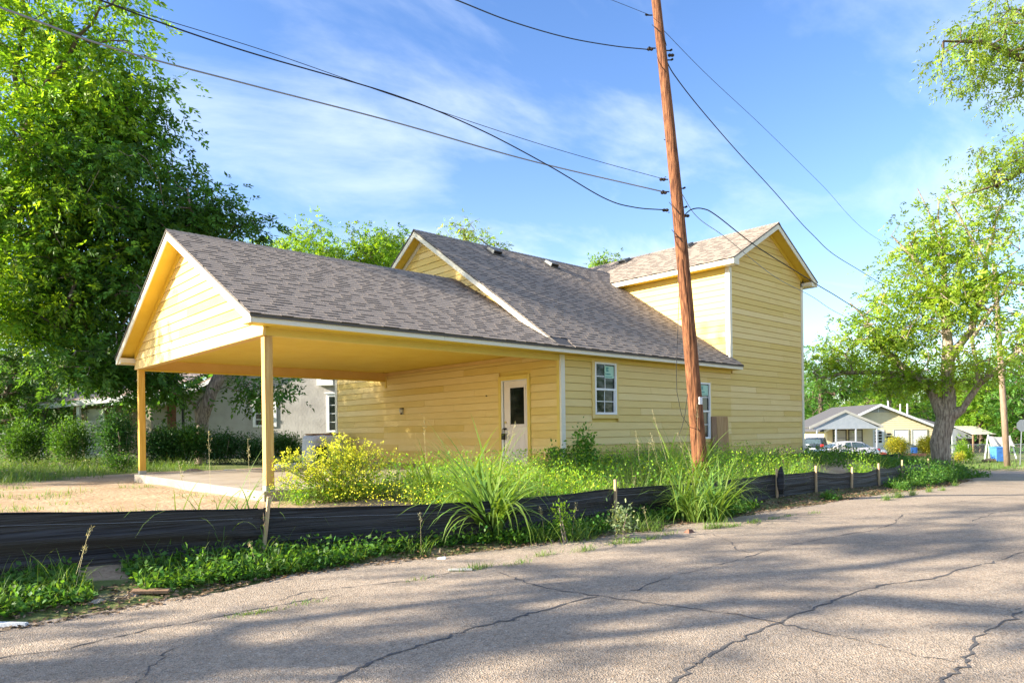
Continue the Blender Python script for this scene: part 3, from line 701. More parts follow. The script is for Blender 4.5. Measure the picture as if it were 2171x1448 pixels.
# windows on the street side
def window(u0, u1, z0, z1, sash_z, sticker=True):
    root = bpy.data.objects.new('window', None); COL.objects.link(root); root.parent = house
    def b(n, m_, *q, par=root, bv=.004): return MB().box(*q).build(n, m_, par, bevel=bv)
    t = .095
    a0, a1, c0, c1 = u0 + t, u1 - t, z0 + t, z1 - .045
    b('casing', 'siding', u0 + .002, a0, -.048, -.002, z0, z1 - .0); b('casing', 'siding', a1, u1 - .002, -.048, -.002, z0, z1)
    b('casing', 'siding', a0, a1, -.048, -.002, z0, c0); b('casing', 'siding', a0, a1, -.047, -.002, c1, z1 - .002)
    f = .045
    b('frame', 'white_vinyl', a0, a0 + f, -.060, .02, c0, c1); b('frame', 'white_vinyl', a1 - f, a1, -.060, .02, c0, c1)
    b('frame', 'white_vinyl', a0 + f, a1 - f, -.060, .02, c1 - f, c1); b('frame', 'white_vinyl', a0 + f, a1 - f, -.060, .02, c0, c0 + f + .01)
    b('meeting_rail', 'white_vinyl', a0 + f, a1 - f, -.052, .02, sash_z - .025, sash_z + .025)
    b('sash_stile', 'white_vinyl', a1 - f - .035, a1 - f, -.044, .02, c0 + f + .01, sash_z - .025)
    gx0, gx1 = a0 + f, a1 - f; mid = (gx0 + gx1)/2
    for (p0, p1, zz0, zz1, dy) in ((gx0, gx1, sash_z + .025, c1 - f, -.012), (gx0, gx1 - .035, c0 + f + .01, sash_z - .025, -.006)):
        mx = (p0 + p1)/2; mz = (zz0 + zz1)/2
        for q0, q1 in ((p0, mx), (mx, p1)):
            for w0, w1 in ((zz0, mz), (mz, zz1)): b('pane', 'window_glass', q0 + .001, q1 - .001, dy, dy + .006, w0 + .001, w1 - .001, bv=0)
        b('muntin', 'sticker' if 0 else 'white_vinyl', mx - .009, mx + .009, dy - .010, dy - .001, zz0, zz1, bv=0); b('muntin', 'white_vinyl', p0, mx - .0095, dy - .010, dy - .001, mz - .009, mz + .009, bv=0); b('muntin', 'white_vinyl', mx + .0095, p1, dy - .010, dy - .001, mz - .009, mz + .009, bv=0)
    if sticker:
        s0, s1 = mid - .02, gx1 - .03; zz1 = c1 - f - .03; zz0 = zz1 - .30
        s_ = b('sticker', 'sticker', s0, s1, -.026, -.0235, zz0, zz1, bv=0)
        e0 = s0 + .07; w = .085
        L = MB()
        L.box(e0, e0 + .025, -.028, -.0265, zz1 - .135, zz1 - .03)
        for zz in (zz1 - .055, zz1 - .095, zz1 - .135): L.box(e0 + .0255, e0 + w - (.01 if zz == zz1 - .095 else 0), -.028, -.0265, zz, zz + .022)
        for q in range(4): L.box(s0 + .035 + q*.05, s0 + .072 + q*.05, -.028, -.0265, zz0 + .085, zz0 + .115)
        L.box(s0 + .03, s1 - .05, -.028, -.0265, zz0 + .03, zz0 + .042)
        L.build('lettering', 'sticker_ink', root)
window(*WIN1, 1.90); window(*WIN2, 1.41)
# back door in the carport
dr = bpy.data.objects.new('door', None); COL.objects.link(dr); dr.parent = house
def db(n, m_, *q, bv=.004): return MB().box(*q).build(n, m_, dr, bevel=bv)
db('casing', 'yellow_trim', -.052, .0, .99, 1.085, -.01, 2.285); db('casing', 'yellow_trim', -.052, .0, 2.045, 2.14, -.01, 2.285); db('casing', 'yellow_trim', -.052, .0, 1.085, 2.045, 2.175, 2.284)
db('jamb', 'white_paint', -.038, .03, 1.085, 1.105, .05, 2.175); db('jamb', 'white_paint', -.038, .03, 1.975, 2.045, .05, 2.175); db('jamb', 'white_paint', -.038, .03, 1.105, 1.975, 2.155, 2.175)
db('threshold', 'bronze', -.07, .03, 1.085, 2.045, -.01, .048)
D0, D1 = 1.112, 1.958
leaf = MB()
leaf.box(-.012, .03, D0, D1, .052, 2.15)
leaf = leaf.build('door_leaf', 'door_paint', dr)
db('door_seal', 'dark_void', -.010, .02, 1.958, 1.975, .05, 2.155, bv=0)
gl0, gl1, gz0, gz1 = 1.22, 1.72, 1.08, 1.98
for q in ((-.028, -.0125, gl0 - .06, gl0, gz0 - .06, gz1 + .06), (-.028, -.0125, gl1, gl1 + .06, gz0 - .06, gz1 + .06), (-.028, -.0125, gl0, gl1, gz0 - .06, gz0), (-.028, -.0125, gl0, gl1, gz1, gz1 + .06)): db('glass_frame', 'door_paint', *q, bv=.008)
db('pane', 'door_glass', -.020, -.0128, gl0 + .001, gl1 - .001, gz0 + .001, gz1 - .001, bv=0)
for y0 in (1.22, 1.55):
    for q in ((y0, y0 + .22, .27, .285), (y0, y0 + .22, .835, .85), (y0, y0 + .015, .286, .834), (y0 + .205, y0 + .22, .286, .834)): db('panel_moulding', 'door_paint', -.020, -.0125, *q, bv=.003)
m_ = MB(); m_.tube([(-.013, 1.905, 1.13), (-.035, 1.905, 1.13)], .03, 12); m_.build('deadbolt', 'brass', dr)
m_ = MB(); m_.tube([(-.013, 1.905, .97), (-.03, 1.905, .97), (-.05, 1.905, .97), (-.085, 1.905, .97)], [.03, .012, .028, .022], 12); m_.build('door_knob', 'bronze', dr)
lb = thing('lock_box', 'small black lock box with yellow stripe hanging on the white carport door knob', 'lock box', (-.09, 1.92, .77))
m_ = MB(); m_.tube([(0, -.035, .09), (0, -.035, .17), (0, -.02, .205), (0, .02, .205), (0, .035, .17), (0, .035, .09)], .009, 8); m_.build('shackle', 'black_metal', lb)
MB().box(-.025, .025, -.055, .055, -.07, .09).build('body', 'black_metal', lb, bevel=.012)
MB().box(-.027, -.0255, -.045, .045, .02, .05).build('stripe', 'petal', lb, bevel=0)
# wall lamp by the back corner
wl = bpy.data.objects.new('wall_lamp', None); COL.objects.link(wl); wl.parent = house
MB().box(-.10, -.022, 6.46, 6.58, 1.62, 1.65).build('lamp_cap', 'bronze', wl, bevel=.005); MB().box(-.06, -.022, 6.48, 6.56, 1.46, 1.62).build('back_plate', 'steel', wl, bevel=.005)
m_ = MB(); m_.lathe([(.02, 1.50), (.045, 1.53), (.06, 1.61)], 10, -.085, 6.52); m_.build('lamp_shade', 'lamp_glass', wl, smooth=True)
m_ = MB(); m_.lathe([(.012, 1.46), (.03, 1.48), (.02, 1.50)], 8, -.085, 6.52); m_.build('finial', 'bronze', wl)
# hose bib hole and a nail or two on the carport wall
m_ = MB(); m_.tube([(-.02, 2.62, 1.83), (-.05, 2.62, 1.83)], .015, 8); m_.build('pipe_stub', 'bronze', house)

# ------------------------------------------------------------------ silt fence
fence = thing('silt_fence', 'black woven silt fence on wooden stakes along the edge of the street', 'silt fence', (-8.2, -3.0, -.5))
FL = np.array([-8.2, -3.0, -.5])
def seat(x, y, v):                                  # the spot on the line of sight through (x,y) at depth line v
    p = onplane(x, y, 1, v); return np.array([p[0], p[1], float(ground(p[0], p[1]))])
# (picture x of stake, v of stake, stake top row, fabric top row at the stake, stake lean du)
ST = [(-330, -2.75, 1040, 1090, .0), (557, -3.05, 1053, 1078, .10), (1301, -4.05, 1016, 1036, .0), (1644, -4.20, 993, 1006, .0), (1727, -4.25, 987, 999, .0), (1803, -4.35, 990, 1001, .04), (1861, -4.30, 982, 993, -.05), (1910, -3.95, 975, 986, .03), (1966, -3.6, 972, 983, .0)]
stakes = []
def zrow(p, y, x):                                  # height over the point p that shows at picture row y
    d = ray(x, y); t = np.dot(p[:2] - CAM[:2], d[:2])/np.dot(d[:2], d[:2]); return CAM[2] + t*d[2]
for (x, v, yt, yf, ln) in ST:
    p = seat(x, 1000, v); stakes.append((p, zrow(p, yt, x), zrow(p, yf, x), ln))
for (p, ztop, zf, ln) in stakes:
    q = p - FL; w = .019
    b = [(q[0] + a*w - ln*.5, q[1] - .03 + c*w, -.25 + q[2]) for a, c in ((-1, -1), (1, -1), (1, 1), (-1, 1))]
    h = ztop - FL[2]
    t = [(q[0] + a*w + ln*.6, q[1] - .03 + c*w, h) for a, c in ((-1, -1), (1, -1), (1, 1), (-1, 1))]
    MB().hexa(b, t).build('stake', 'stake_wood', fence)
def panel(A, B, sag, bulge, wr, seed, folds=0.0):
    rg = np.random.default_rng(seed); nu, nv = 60, 18
    s = np.linspace(0, 1, nu)[None, :]; h = np.linspace(0, 1, nv)[:, None]
    (p, _, zf, _), (q, _, zg, _) = A, B
    L = np.hypot(*(q - p)[:2])
    bul = bulge*np.sin(np.pi*s)*(1 - .35*h)
    X = p[0] + (q[0] - p[0])*s + 0*h; Y = p[1] + (q[1] - p[1])*s - bul
    gz = ground(X, Y) - .08
    top = zf + (zg - zf)*s - sag*np.sin(np.pi*s) + .004*np.sin(s*L*5 + seed)
    Z = gz + (top - gz)*h
    w = np.zeros_like(X)
    for k in range(9):
        f = rg.uniform(6, 26); ph = rg.uniform(0, 6.3); sl = rg.uniform(-2.5, 2.5)
        w += np.sin(h*f + sl*s + ph)*rg.uniform(.3, 1)*np.sin(np.pi*np.clip(s*rg.uniform(.7, 1.2) + rg.uniform(-.15, .15), 0, 1))
    for k in range(4): w += folds*np.sin(s*L*rg.uniform(2, 6) + rg.uniform(0, 6) + h*2)*.6
    Y = Y - .004 - wr*w*np.sin(np.pi*np.clip(h*.9 + .08, 0, 1))
    V = np.stack([X, Y, Z], -1).reshape(-1, 3) - FL
    I, J = np.meshgrid(np.arange(nu - 1), np.arange(nv - 1)); a = (J*nu + I).ravel()
    o = meshnp('fabric_panel', V, np.stack([a, a + 1, a + 1 + nu, a + nu], 1), 'silt_fabric', fence, smooth=True)
    c = MB(); kk = nv - 4
    c.tube([V[kk*nu + i] - np.array([0, .006, 0]) for i in range(0, nu, 3)], .0028, 4); c.build('cord', 'wire_bare', o)
    e = MB(); e.tube([V[(nv - 1)*nu + i] for i in range(0, nu, 2)], .010, 5); e.build('top_hem', 'silt_fabric', o)
WR = [(.02, -.05, .036), (.05, .42, .010), (.03, .05, .018), (.02, .02, .01), (.05, .02, .008), (.06, .02, .008), (.05, .0, .008), (.02, .0, .014)]
for i in range(len(stakes) - 1): panel(stakes[i], stakes[i + 1], *WR[i], seed=20 + i)
# the return run at the end of the lot, seen over the weeds
RS = []
for (x, yt, t) in ((1958, 980, 27.0), (1905, 962, 27.5), (1850, 962, 28.0), (1790, 965, 28.6), (1735, 967, 29.0)):
    p = P(x, yt, t); RS.append((np.array([p[0], p[1], float(ground(p[0], p[1]))]), p[2] + .05, p[2], 0))
for i in range(len(RS) - 1): panel(RS[i], RS[i + 1], .03, .03, .008, 40 + i)
for (p, ztop, zf, ln) in RS[1:]:
    q = p - FL; MB().box(q[0] - .019, q[0] + .019, q[1] - .019, q[1] + .019, q[2] - .2, zf - FL[2] + .06).build('stake', 'stake_wood', fence)
# loose gathered fabric at the third stake
m_ = MB(); p = stakes[3][0] - FL
m_.loft([[(p[0] + .08 + r*math.cos(a)*(1 + .4*math.sin(3*a)), p[1] - .08 + r*.7*math.sin(a), z) for a in np.linspace(0, 2*math.pi, 10, endpoint=False)] for r, z in ((.02, .62), (.06, .52), (.10, .36), (.09, .20), (.05, .05))]); m_.build('bunched_fabric', 'silt_fabric', fence, smooth=True)
# lone stake past the last panel
p = seat(2021, 1000, -3.4); ls_ = MB().hexa([(a*.018, c*.018, -.2) for a, c in ((-1, -1), (1, -1), (1, 1), (-1, 1))], [(a*.018 + .02, c*.018, zrow(p, 972, 2021) - p[2]) for a, c in ((-1, -1), (1, -1), (1, 1), (-1, 1))]).build('survey_stake', 'stake_wood'); ls_.location = p
tag(ls_, 'single weathered wooden stake without fabric beside the forked tree trunk', 'stake')

# ------------------------------------------------------------------ utility pole and wires
PT = 13.6
pb = P(1486, 1005, PT); pb = np.array([pb[0], pb[1], float(ground(pb[0], pb[1]))])
ptop = P(1384, -60, PT)
pole = thing('utility_pole', 'tall leaning red-brown utility pole standing in tall grass behind the silt fence', 'utility pole', pb)
def pole_pt(y):                                     # centre of the pole at picture row y
    f = (y - 1005)/(-60 - 1005); return P(1486 + (1384 - 1486)*f, y, PT)
# slightly bowed, tapering shaft
ns = 26; pts = []; rr = []
for i in range(ns + 1):
    f = i/ns; q = P(1486 + (1384 - 1486)*f + 5*math.sin(math.pi*f), 1005 + (-60 - 1005)*f, PT); pts.append(q - pb); rr.append((.150 - .066*f)*(1 + .012*math.sin(i*2.1)))
g0 = pts[0].copy(); g0[2] = -.4; pts[0] = pts[0]
d0 = pts[0] - pts[1]; pts = [pts[0] + d0*(.9/abs(d0[2]))] + pts; rr = [.154] + rr
m_ = MB(); m_.tube(pts, rr, 18); shaft = m_.build('shaft', 'pole_wood', pole, smooth=True)
def hardware(y, side, n='clamp'):
    c = pole_pt(y) - pb + RT*side*.14; m_ = MB(); m_.tube([c - RT*.05*side, c + RT*.05*side], .012, 6); m_.tube([c + RT*.05*side, c + RT*.09*side + UP*.02], .02, 6); m_.build(n, 'black_metal', pole)
for y, s in ((33, -1), (103, -1), (108, 1), (128, 1), (381, -1), (407, -1), (400, 1), (440, 1)): hardware(y, s)
c = pole_pt(372) - pb + RT*.10 - FW*.07; MB().box(c[0] - .03, c[0] + .03, c[1] - .012, c[1] + .012, c[2] - .06, c[2] + .05).build('number_tag', 'steel', pole)
c = pole_pt(850) - pb + RT*.10 - FW*.115; MB().box(c[0] - .05, c[0] + .05, c[1] - .010, c[1] + .010, c[2] - .07, c[2] + .07).build('number_tag', 'white_paint', pole)
for y, sgn in ((105, -1), (118, 1), (381, -1), (409, -1), (446, -1), (458, 1)):
    c = pole_pt(y) - pb + RT*sgn*.20; mb = MB(); mb.tube([c - RT*.06*sgn, c - RT*.03*sgn, c, c + RT*.03*sgn, c + RT*.06*sgn], [.02, .035, .024, .034, .018], 10); mb.build('insulator', 'bronze', pole)
for k in range(9):
    c = pole_pt(300 + k*75); a = RNG.uniform(2.2, 4.2); d = RT*math.cos(a) + FW*math.sin(a)*.9; q = c - pb + d*.118; mb = MB(); mb.tube([q, q + d*.03], .008, 5); mb.build('staple', 'black_metal', pole)
# a slack strand tied round the shaft and hanging down its left side
m_ = MB(); pts = [P(x, y, t) - pb for x, y, t in ((1437, 545, PT - .14), (1440, 620, PT - .17), (1437, 700, PT - .2), (1434, 780, PT - .2), (1435, 830, PT - .2), (1445, 880, PT - .2), (1462, 905, PT - .2), (1486, 913, PT - .17))]
m_.tube(pts, .006, 5); m_.build('hanging_strand', 'wire', pole)
m_ = MB(); m_.tube([P(x, y, PT - .2) - pb for x, y in ((1458, 835), (1452, 880), (1446, 905), (1437, 927))], .006, 5); m_.build('hanging_strand', 'wire', pole)
for y0 in (430, 488, 55):
    m_ = MB(); m_.tube([pole_pt(y0 + k*9) - pb + RT*.125*math.cos(a) - FW*.125*math.sin(a) for k, a in enumerate(np.linspace(2.9, .3, 6))], .006, 5); m_.build('tie_wire', 'wire', pole)
def wire(pts, r, label, m_='wire', twist=False):
    # pts: (picture x, row, depth); smooth curve through them
    A = np.array([P(*q) for q in pts]); n = 14; C_ = []
    Q = np.concatenate([[2*A[0] - A[1]], A, [2*A[-1] - A[-2]]])
    for i in range(1, len(Q) - 2):
        for k in range(n):
            t = k/n; p0, p1, p2, p3 = Q[i - 1:i + 3]
            C_.append(.5*((2*p1) + (-p0 + p2)*t + (2*p0 - 5*p1 + 4*p2 - p3)*t*t + (-p0 + 3*p1 - 3*p2 + p3)*t**3))
    C_.append(A[-1]); C_ = np.array(C_); o = C_[0].copy()
    mb = MB(); mb.tube(list(C_ - o), r, 5)
    ob = mb.build('power_line' if r > .011 else 'cable', m_); ob.location = o; tag(ob, label, 'wire', 'overhead wires'); return ob
wire([(-1500, -420, 7.0), (-260, -62, 7.5), (0, 17, 8.0), (240, 103, 8.8), (520, 178, 10.2), (830, 258, 11.5), (1120, 340, 12.8), (1405, 407, PT)], .013, 'grey twisted service cable crossing in front of the tall bright tree to the pole', 'wire_bare')
wire([(-1400, -640, 7.6), (-100, -130, 8.2), (210, 0, 8.6), (500, 103, 9.8), (830, 200, 11.2), (1010, 272, 12.0), (1160, 350, 12.7), (1280, 420, 13.2), (1345, 440, 13.4), (1418, 446, PT)], .011, 'thick black cable sagging from the upper left and dipping to the pole')
wire([(-1400, -560, 8.0), (-60, -85, 8.8), (240, 10, 9.3), (560, 108, 10.4), (830, 202, 11.4), (1100, 292, 12.6), (1260, 340, 13.2), (1403, 379, PT)], .0055, 'thin wire running above the thick black cable to the pole')
wire([(500, -260, 6.5), (900, -22, 9.5), (965, 0, 10.0), (1080, 45, 11.2), (1200, 80, 12.4), (1300, 98, 13.1), (1376, 106, PT)], .010, 'short black cable reaching the upper part of the pole from overhead')
wire([(700, -300, 8.0), (1240, -20, 12.0), (1300, 2, 12.6), (1376, 32, PT)], .0045, 'very thin wire meeting the pole near its top')
wire([(1412, 128, PT), (1430, 160, 13.9), (1480, 225, 14.8), (1560, 318, 16.5), (1640, 405, 18.5), (1720, 495, 21), (1800, 560, 24), (1960, 640, 33), (2109, 640, 41.4)], .011, 'black cable falling from the upper clamp past the wing gable into the forked tree')
wire([(1400, 58, PT), (1500, 160, 15.5), (1620, 272, 18.5), (1740, 390, 22.5), (1850, 500, 27), (1990, 565, 34), (2108, 580, 41.4)], .0055, 'thin wire falling across open sky to the right of the pole')
wire([(1448, 460, PT), (1465, 445, 13.7), (1490, 443, 13.9), (1520, 458, 14.3), (1600, 520, 15.6), (1690, 577, 17.2), (1760, 620, 19), (1860, 675, 23), (1990, 715, 31), (2112, 700, 41.4)], .012, 'thick black cable looping off the pole and passing under the wing eave corner')
wire([(1442, 405, PT), (1478, 460, 14.2), (1540, 505, 15.2), (1640, 585, 16.8), (1720, 628, 18.6), (1800, 675, 21.5), (1960, 738, 30), (2113, 720, 41.4)], .007, 'thin grey service drop crossing the gable of the wing', 'wire_bare')
m_ = MB()

# ------------------------------------------------------------------ boards against the wall
pw = MB().box(0, .62, -.020, 0, 0, 1.46).build('plywood_sheet', 'plywood'); pw.location = (6.50, -.115, -.20); pw.rotation_euler = (rad(-2.2), 0, 0); tag(pw, 'narrow upright sheet of raw plywood leaning on the yellow wall', 'plywood')
pw = MB().box(0, .24, -.032, 0, 0, 1.46).build('wooden_plank', 'weathered_wood'); pw.location = (6.235, -.100, -.20); pw.rotation_euler = (rad(-1.6), 0, 0); tag(pw, 'dark reddish-brown plank standing between the window and the plywood sheet', 'plank')

# ------------------------------------------------------------------ plants: generators
def unit(a): return a/(np.linalg.norm(a, axis=-1, keepdims=True) + 1e-9)
def leaf_mesh(name, pos, axis, nrm, ln, wd, tone, mat_, parent, fold=.25):
    """rhombic leaves, each two faces folded along the midrib"""
    axis = unit(axis); side = unit(np.cross(axis, nrm)); nn = np.cross(side, axis)
    ln = np.asarray(ln)[:, None]; wd = np.asarray(wd)[:, None]
    mid = pos + axis*ln*.45
    V = np.stack([pos, mid + side*wd*.5 + nn*wd*fold*.5, pos + axis*ln, mid - side*wd*.5 + nn*wd*fold*.5], 1).reshape(-1, 3)
    n = len(pos); i = np.arange(n)*4
    F = np.concatenate([np.stack([i, i + 1, i + 2], 1), np.stack([i, i + 2, i + 3], 1)])
    return meshnp(name, V, F, mat_, parent, np.repeat(tone, 4, 0))
def tone_rand(rg, n, lo=.6, hi=1.35, warm=.25):
    b = rg.uniform(lo, hi, n); w = rg.normal(0, warm, n)*.5
    return np.stack([b*(1 + w), b*(1 + w*.25), b*(1 - w*.4)], 1).clip(.05, 3)
def segs_mesh(name, A, B, ra, rb, mat_, parent, n=5):
    A, B = np.asarray(A), np.asarray(B); d = unit(B - A); ref = np.where(np.abs(d[:, 2:3]) < .9, np.array([[0, 0, 1.]]), np.array([[1., 0, 0]]))
    a = unit(np.cross(d, ref)); b = np.cross(a, d); th = np.linspace(0, 2*np.pi, n, endpoint=False)
    ring = (np.cos(th)[None, :, None]*a[:, None] + np.sin(th)[None, :, None]*b[:, None])
    V = np.concatenate([A[:, None] + ring*np.asarray(ra)[:, None, None], B[:, None] + ring*np.asarray(rb)[:, None, None]], 1).reshape(-1, 3)
    k = np.arange(len(A))[:, None]*2*n; j = np.arange(n)[None]
    F = np.stack([k + j, k + (j + 1) % n, k + n + (j + 1) % n, k + n + j], -1).reshape(-1, 4)
    return meshnp(name, V, F, mat_, parent, smooth=True)
def sample_blobs(rg, blobs, n, power=.45):
    w = np.array([b[2] if len(b) > 2 else np.prod(b[1]) for b in blobs], float); w /= w.sum(); pts = []
    for i in rg.choice(len(blobs), n, p=w):
        d = unit(rg.normal(size=3)); r = rg.random()**power; pts.append(np.array(blobs[i][0]) + d*r*np.array(blobs[i][1]))
    return np.array(pts)
def tree(name, label, cat, root, limbs, blobs, nclu, nleaf, lsize, crad, leafm, seed, r0=.25, barkm='bark', group=None, droop=.35, tone=(.6, 1.35), flat=.5, asp=.45, power=.45, bare=0, minr=.006, step=.55, rexp=.56):
    """limbs: polylines of world points (first starts at root). Clusters are tied to the nearest limb by curved branches."""
    rg = np.random.default_rng(seed); root = np.array(root, float); t = thing(name, label, cat, root, 0, group)
    nodes = []; par = []; wgt = []
    def addn(p, q): nodes.append(np.array(p, float)); par.append(q); wgt.append(0.0); return len(nodes) - 1
    tips = []
    for L in limbs:
        L = [np.array(p, float) for p in L]
        q = -1
        if nodes:
            dd = [np.linalg.norm(nd - L[0]) for nd in nodes]; q = int(np.argmin(dd))
        else: q = addn(L[0], -1)
        for i in range(1, len(L)):
            a, b = L[i - 1], L[i]; ns_ = max(1, int(np.linalg.norm(b - a)/step))
            for k in range(1, ns_ + 1):
                pp = a + (b - a)*k/ns_ + (rg.normal(0, .035, 3) if k < ns_ else 0); q = addn(pp, q)
        tips.append(q); wgt[q] += nclu*.004
    trunk_n = len(nodes)
    C_ = sample_blobs(rg, blobs, nclu, power)
    T_ = np.array(nodes); d = np.array([np.min(np.linalg.norm(T_ - c, axis=1)) for c in C_]); C_ = C_[np.argsort(d)]
    NA = np.zeros((trunk_n + nclu*14 + 50, 3)); NA[:trunk_n] = T_; cnt = trunk_n
    low = min(2, trunk_n - 1)
    for c in C_:
        D = NA[low:cnt] - c; dist = np.sqrt((D**2).sum(1)) + .35*np.maximum(0, D[:, 2]); q = int(np.argmin(dist)) + low
        a = NA[q]; L = np.linalg.norm(c - a); k = int(max(1, min(6, L/step)))
        bend = np.array([0, 0, .12*L]) + rg.normal(0, .08*L, 3)
        for j in range(1, k + 1):
            f = j/k; pp = a + (c - a)*f + bend*math.sin(math.pi*f)*.6 + (rg.normal(0, .04, 3) if j < k else 0)
            q = addn(pp, q); NA[cnt] = pp; cnt += 1
        wgt[q] += 1
    wg = np.array(wgt); pr = np.array(par)
    for i in range(len(wg) - 1, 0, -1):
        if pr[i] >= 0: wg[pr[i]] += wg[i]
    rads = np.maximum(minr, r0*(wg/wg[0])**rexp); nd = np.array(nodes)
    i = np.arange(1, len(nd)); i = i[pr[1:] >= 0]; p_ = pr[i]
    ra = np.minimum(rads[p_], rads[i]*1.25)
    ra[i < trunk_n] = rads[p_][i < trunk_n]
    big = rads[i] > .03
    tr = segs_mesh('trunk', nd[p_[big]] - root, nd[i[big]] - root + (nd[i[big]] - nd[p_[big]])*.16, ra[big]*1.0, rads[i[big]], barkm, t, 12)
    if (~big).any(): segs_mesh('twigs', nd[p_[~big]] - root, nd[i[~big]] - root, ra[~big], rads[i[~big]], barkm, t, 4)['kind'] = 'stuff'
    if bare: pass
    # leaves: drooping sprays of leaflets, each spray turned one way so that it catches the light as a whole
    kk = 7; nsp = nleaf//kk
    ci = rg.integers(0, len(C_), nsp); off = rg.normal(size=(nsp, 3))*crad*np.array([1, 1, flat]); bp = C_[ci] + off - root
    ax = unit(off*.9 + rg.normal(size=(nsp, 3))*crad*.6 + np.array([0, 0, -droop*crad*1.3])); nr = rg.normal(size=(nsp, 3))*.45 + np.array([0, 0, .9])
    sd_ = unit(np.cross(ax, nr)); nn = unit(np.cross(sd_, ax)); L_ = lsize*2.3*rg.uniform(.7, 1.25, nsp)
    f = np.array([.15, .32, .32, .58, .58, .82, .9])[None, :, None]; sg = np.array([0, 1, -1, 1, -1, 1, 0])[None, :, None]; out_ = np.array([.2, .9, .9, .8, .8, .5, 0])[None, :, None]
    pos = bp[:, None] + ax[:, None]*L_[:, None, None]*f + np.array([0, 0, -1.])*(L_[:, None, None]*.18*f**2)
    la = ax[:, None]*(.55 + .2*f) + sd_[:, None]*sg*out_ + rg.normal(0, .16, (nsp, kk, 3)) + np.array([0, 0, -.22*droop])
    ln = (lsize*rg.uniform(.75, 1.2, (nsp, kk)))
    nrm_ = nn[:, None] + rg.normal(0, .22, (nsp, kk, 3))
    stone_ = (tone_rand(rg, nsp, *tone)*rg.uniform(.82, 1.18, len(C_))[ci][:, None])[:, None]*rg.uniform(.85, 1.15, (nsp, kk, 1))
    pos = pos.reshape(-1, 3); ln = ln.ravel()
    leaf_mesh('crown', pos, la.reshape(-1, 3), nrm_.reshape(-1, 3), ln, ln*asp*rg.uniform(.75, 1.2, len(ln)), stone_.reshape(-1, 3), leafm, t)
    return t
def shrub(name, label, root, blobs, nleaf, lsize, leafm, seed, group=None, stems=8, tone=(.55, 1.3), asp=.5, cat='shrub', power=.30, stemm='twig', droop=.2):
    rg = np.random.default_rng(seed); root = np.array(root, float); t = thing(name, label, cat, root, 0, group)
    pos = sample_blobs(rg, blobs, nleaf, power); 
    # lumpy outline
    cl = sample_blobs(rg, blobs, max(6, nleaf//60), power); k = rg.integers(0, len(cl), nleaf); pos = pos*.45 + cl[k]*.55 + rg.normal(0, lsize*1.1, (nleaf, 3))
    pos[:, 2] = np.maximum(pos[:, 2], root[2] + .02)
    ctr = np.mean([b[0] for b in blobs], 0)
    ax = unit(pos - ctr)*.7 + rg.normal(size=(nleaf, 3))*.6 + np.array([0, 0, .3 - droop]); nr = rg.normal(size=(nleaf, 3))*.6 + np.array([0, 0, .8])
    ln = lsize*rg.uniform(.55, 1.35, nleaf)
    leaf_mesh('foliage', pos - root, ax, nr, ln, ln*asp, tone_rand(rg, nleaf, *tone)*rg.uniform(.8, 1.2, len(cl))[k][:, None], leafm, t)
    A, B = [], []
    for i in range(stems):
        e = cl[rg.integers(0, len(cl))] - root; s = np.array([rg.normal(0, .08), rg.normal(0, .08), -.05]); mid = s*.5 + e*.5 + rg.normal(0, .05, 3)
        A += [s, mid]; B += [mid, e]
    segs_mesh('stems', A, B, np.full(len(A), .012), np.full(len(A), .008), stemm, t, 4)
    return t
def blades(rg, base_, ln, wd, lean, curl, nseg=4):
    """grass blades as arching ribbons; arrays of n"""
    n = len(base_); az = rg.uniform(0, 2*np.pi, n); h = np.stack([np.cos(az), np.sin(az), np.zeros(n)], 1); sd = np.stack([-np.sin(az), np.cos(az), np.zeros(n)], 1)
    V = []; p = base_.copy(); ang = lean.copy()
    for k in range(nseg + 1):
        f = k/nseg; w = wd*(1 - f**1.6)*(.6 + .4*min(1, f*4)) + .0005
        V.append(p + sd*w[:, None]*.5); V.append(p - sd*w[:, None]*.5)
        stp = ln/nseg; p = p + (h*np.sin(ang)[:, None] + np.array([0, 0, 1.])*np.cos(ang)[:, None])*stp[:, None]; ang = ang + curl/nseg
    V = np.stack(V, 1).reshape(-1, 3); m_ = 2*(nseg + 1); b = np.arange(n)[:, None]*m_; k = np.arange(nseg)[None]*2
    F = np.stack([b + k, b + k + 1, b + k + 3, b + k + 2], -1).reshape(-1, 4)
    return V, F, m_
def grass(name, base_, ln, wd, lean, curl, tone, mat_, parent, seed, nseg=3):
    rg = np.random.default_rng(seed); V, F, m_ = blades(rg, base_, ln, wd, lean, curl, nseg)
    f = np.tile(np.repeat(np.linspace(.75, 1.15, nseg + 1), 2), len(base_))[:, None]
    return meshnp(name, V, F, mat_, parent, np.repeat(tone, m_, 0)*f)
def scatter(rg, n, u0, u1, v0, v1, keep=None, dens=None):
    out = np.zeros((0, 3))
    while len(out) < n:
        u = rg.uniform(u0, u1, n); v = rg.uniform(v0, v1, n); ok = np.ones(n, bool) if keep is None else keep(u, v)
        u, v = u[ok], v[ok]; out = np.concatenate([out, np.stack([u, v, ground(u, v)], 1)])
        if len(out) == 0: break
    return out[:n]
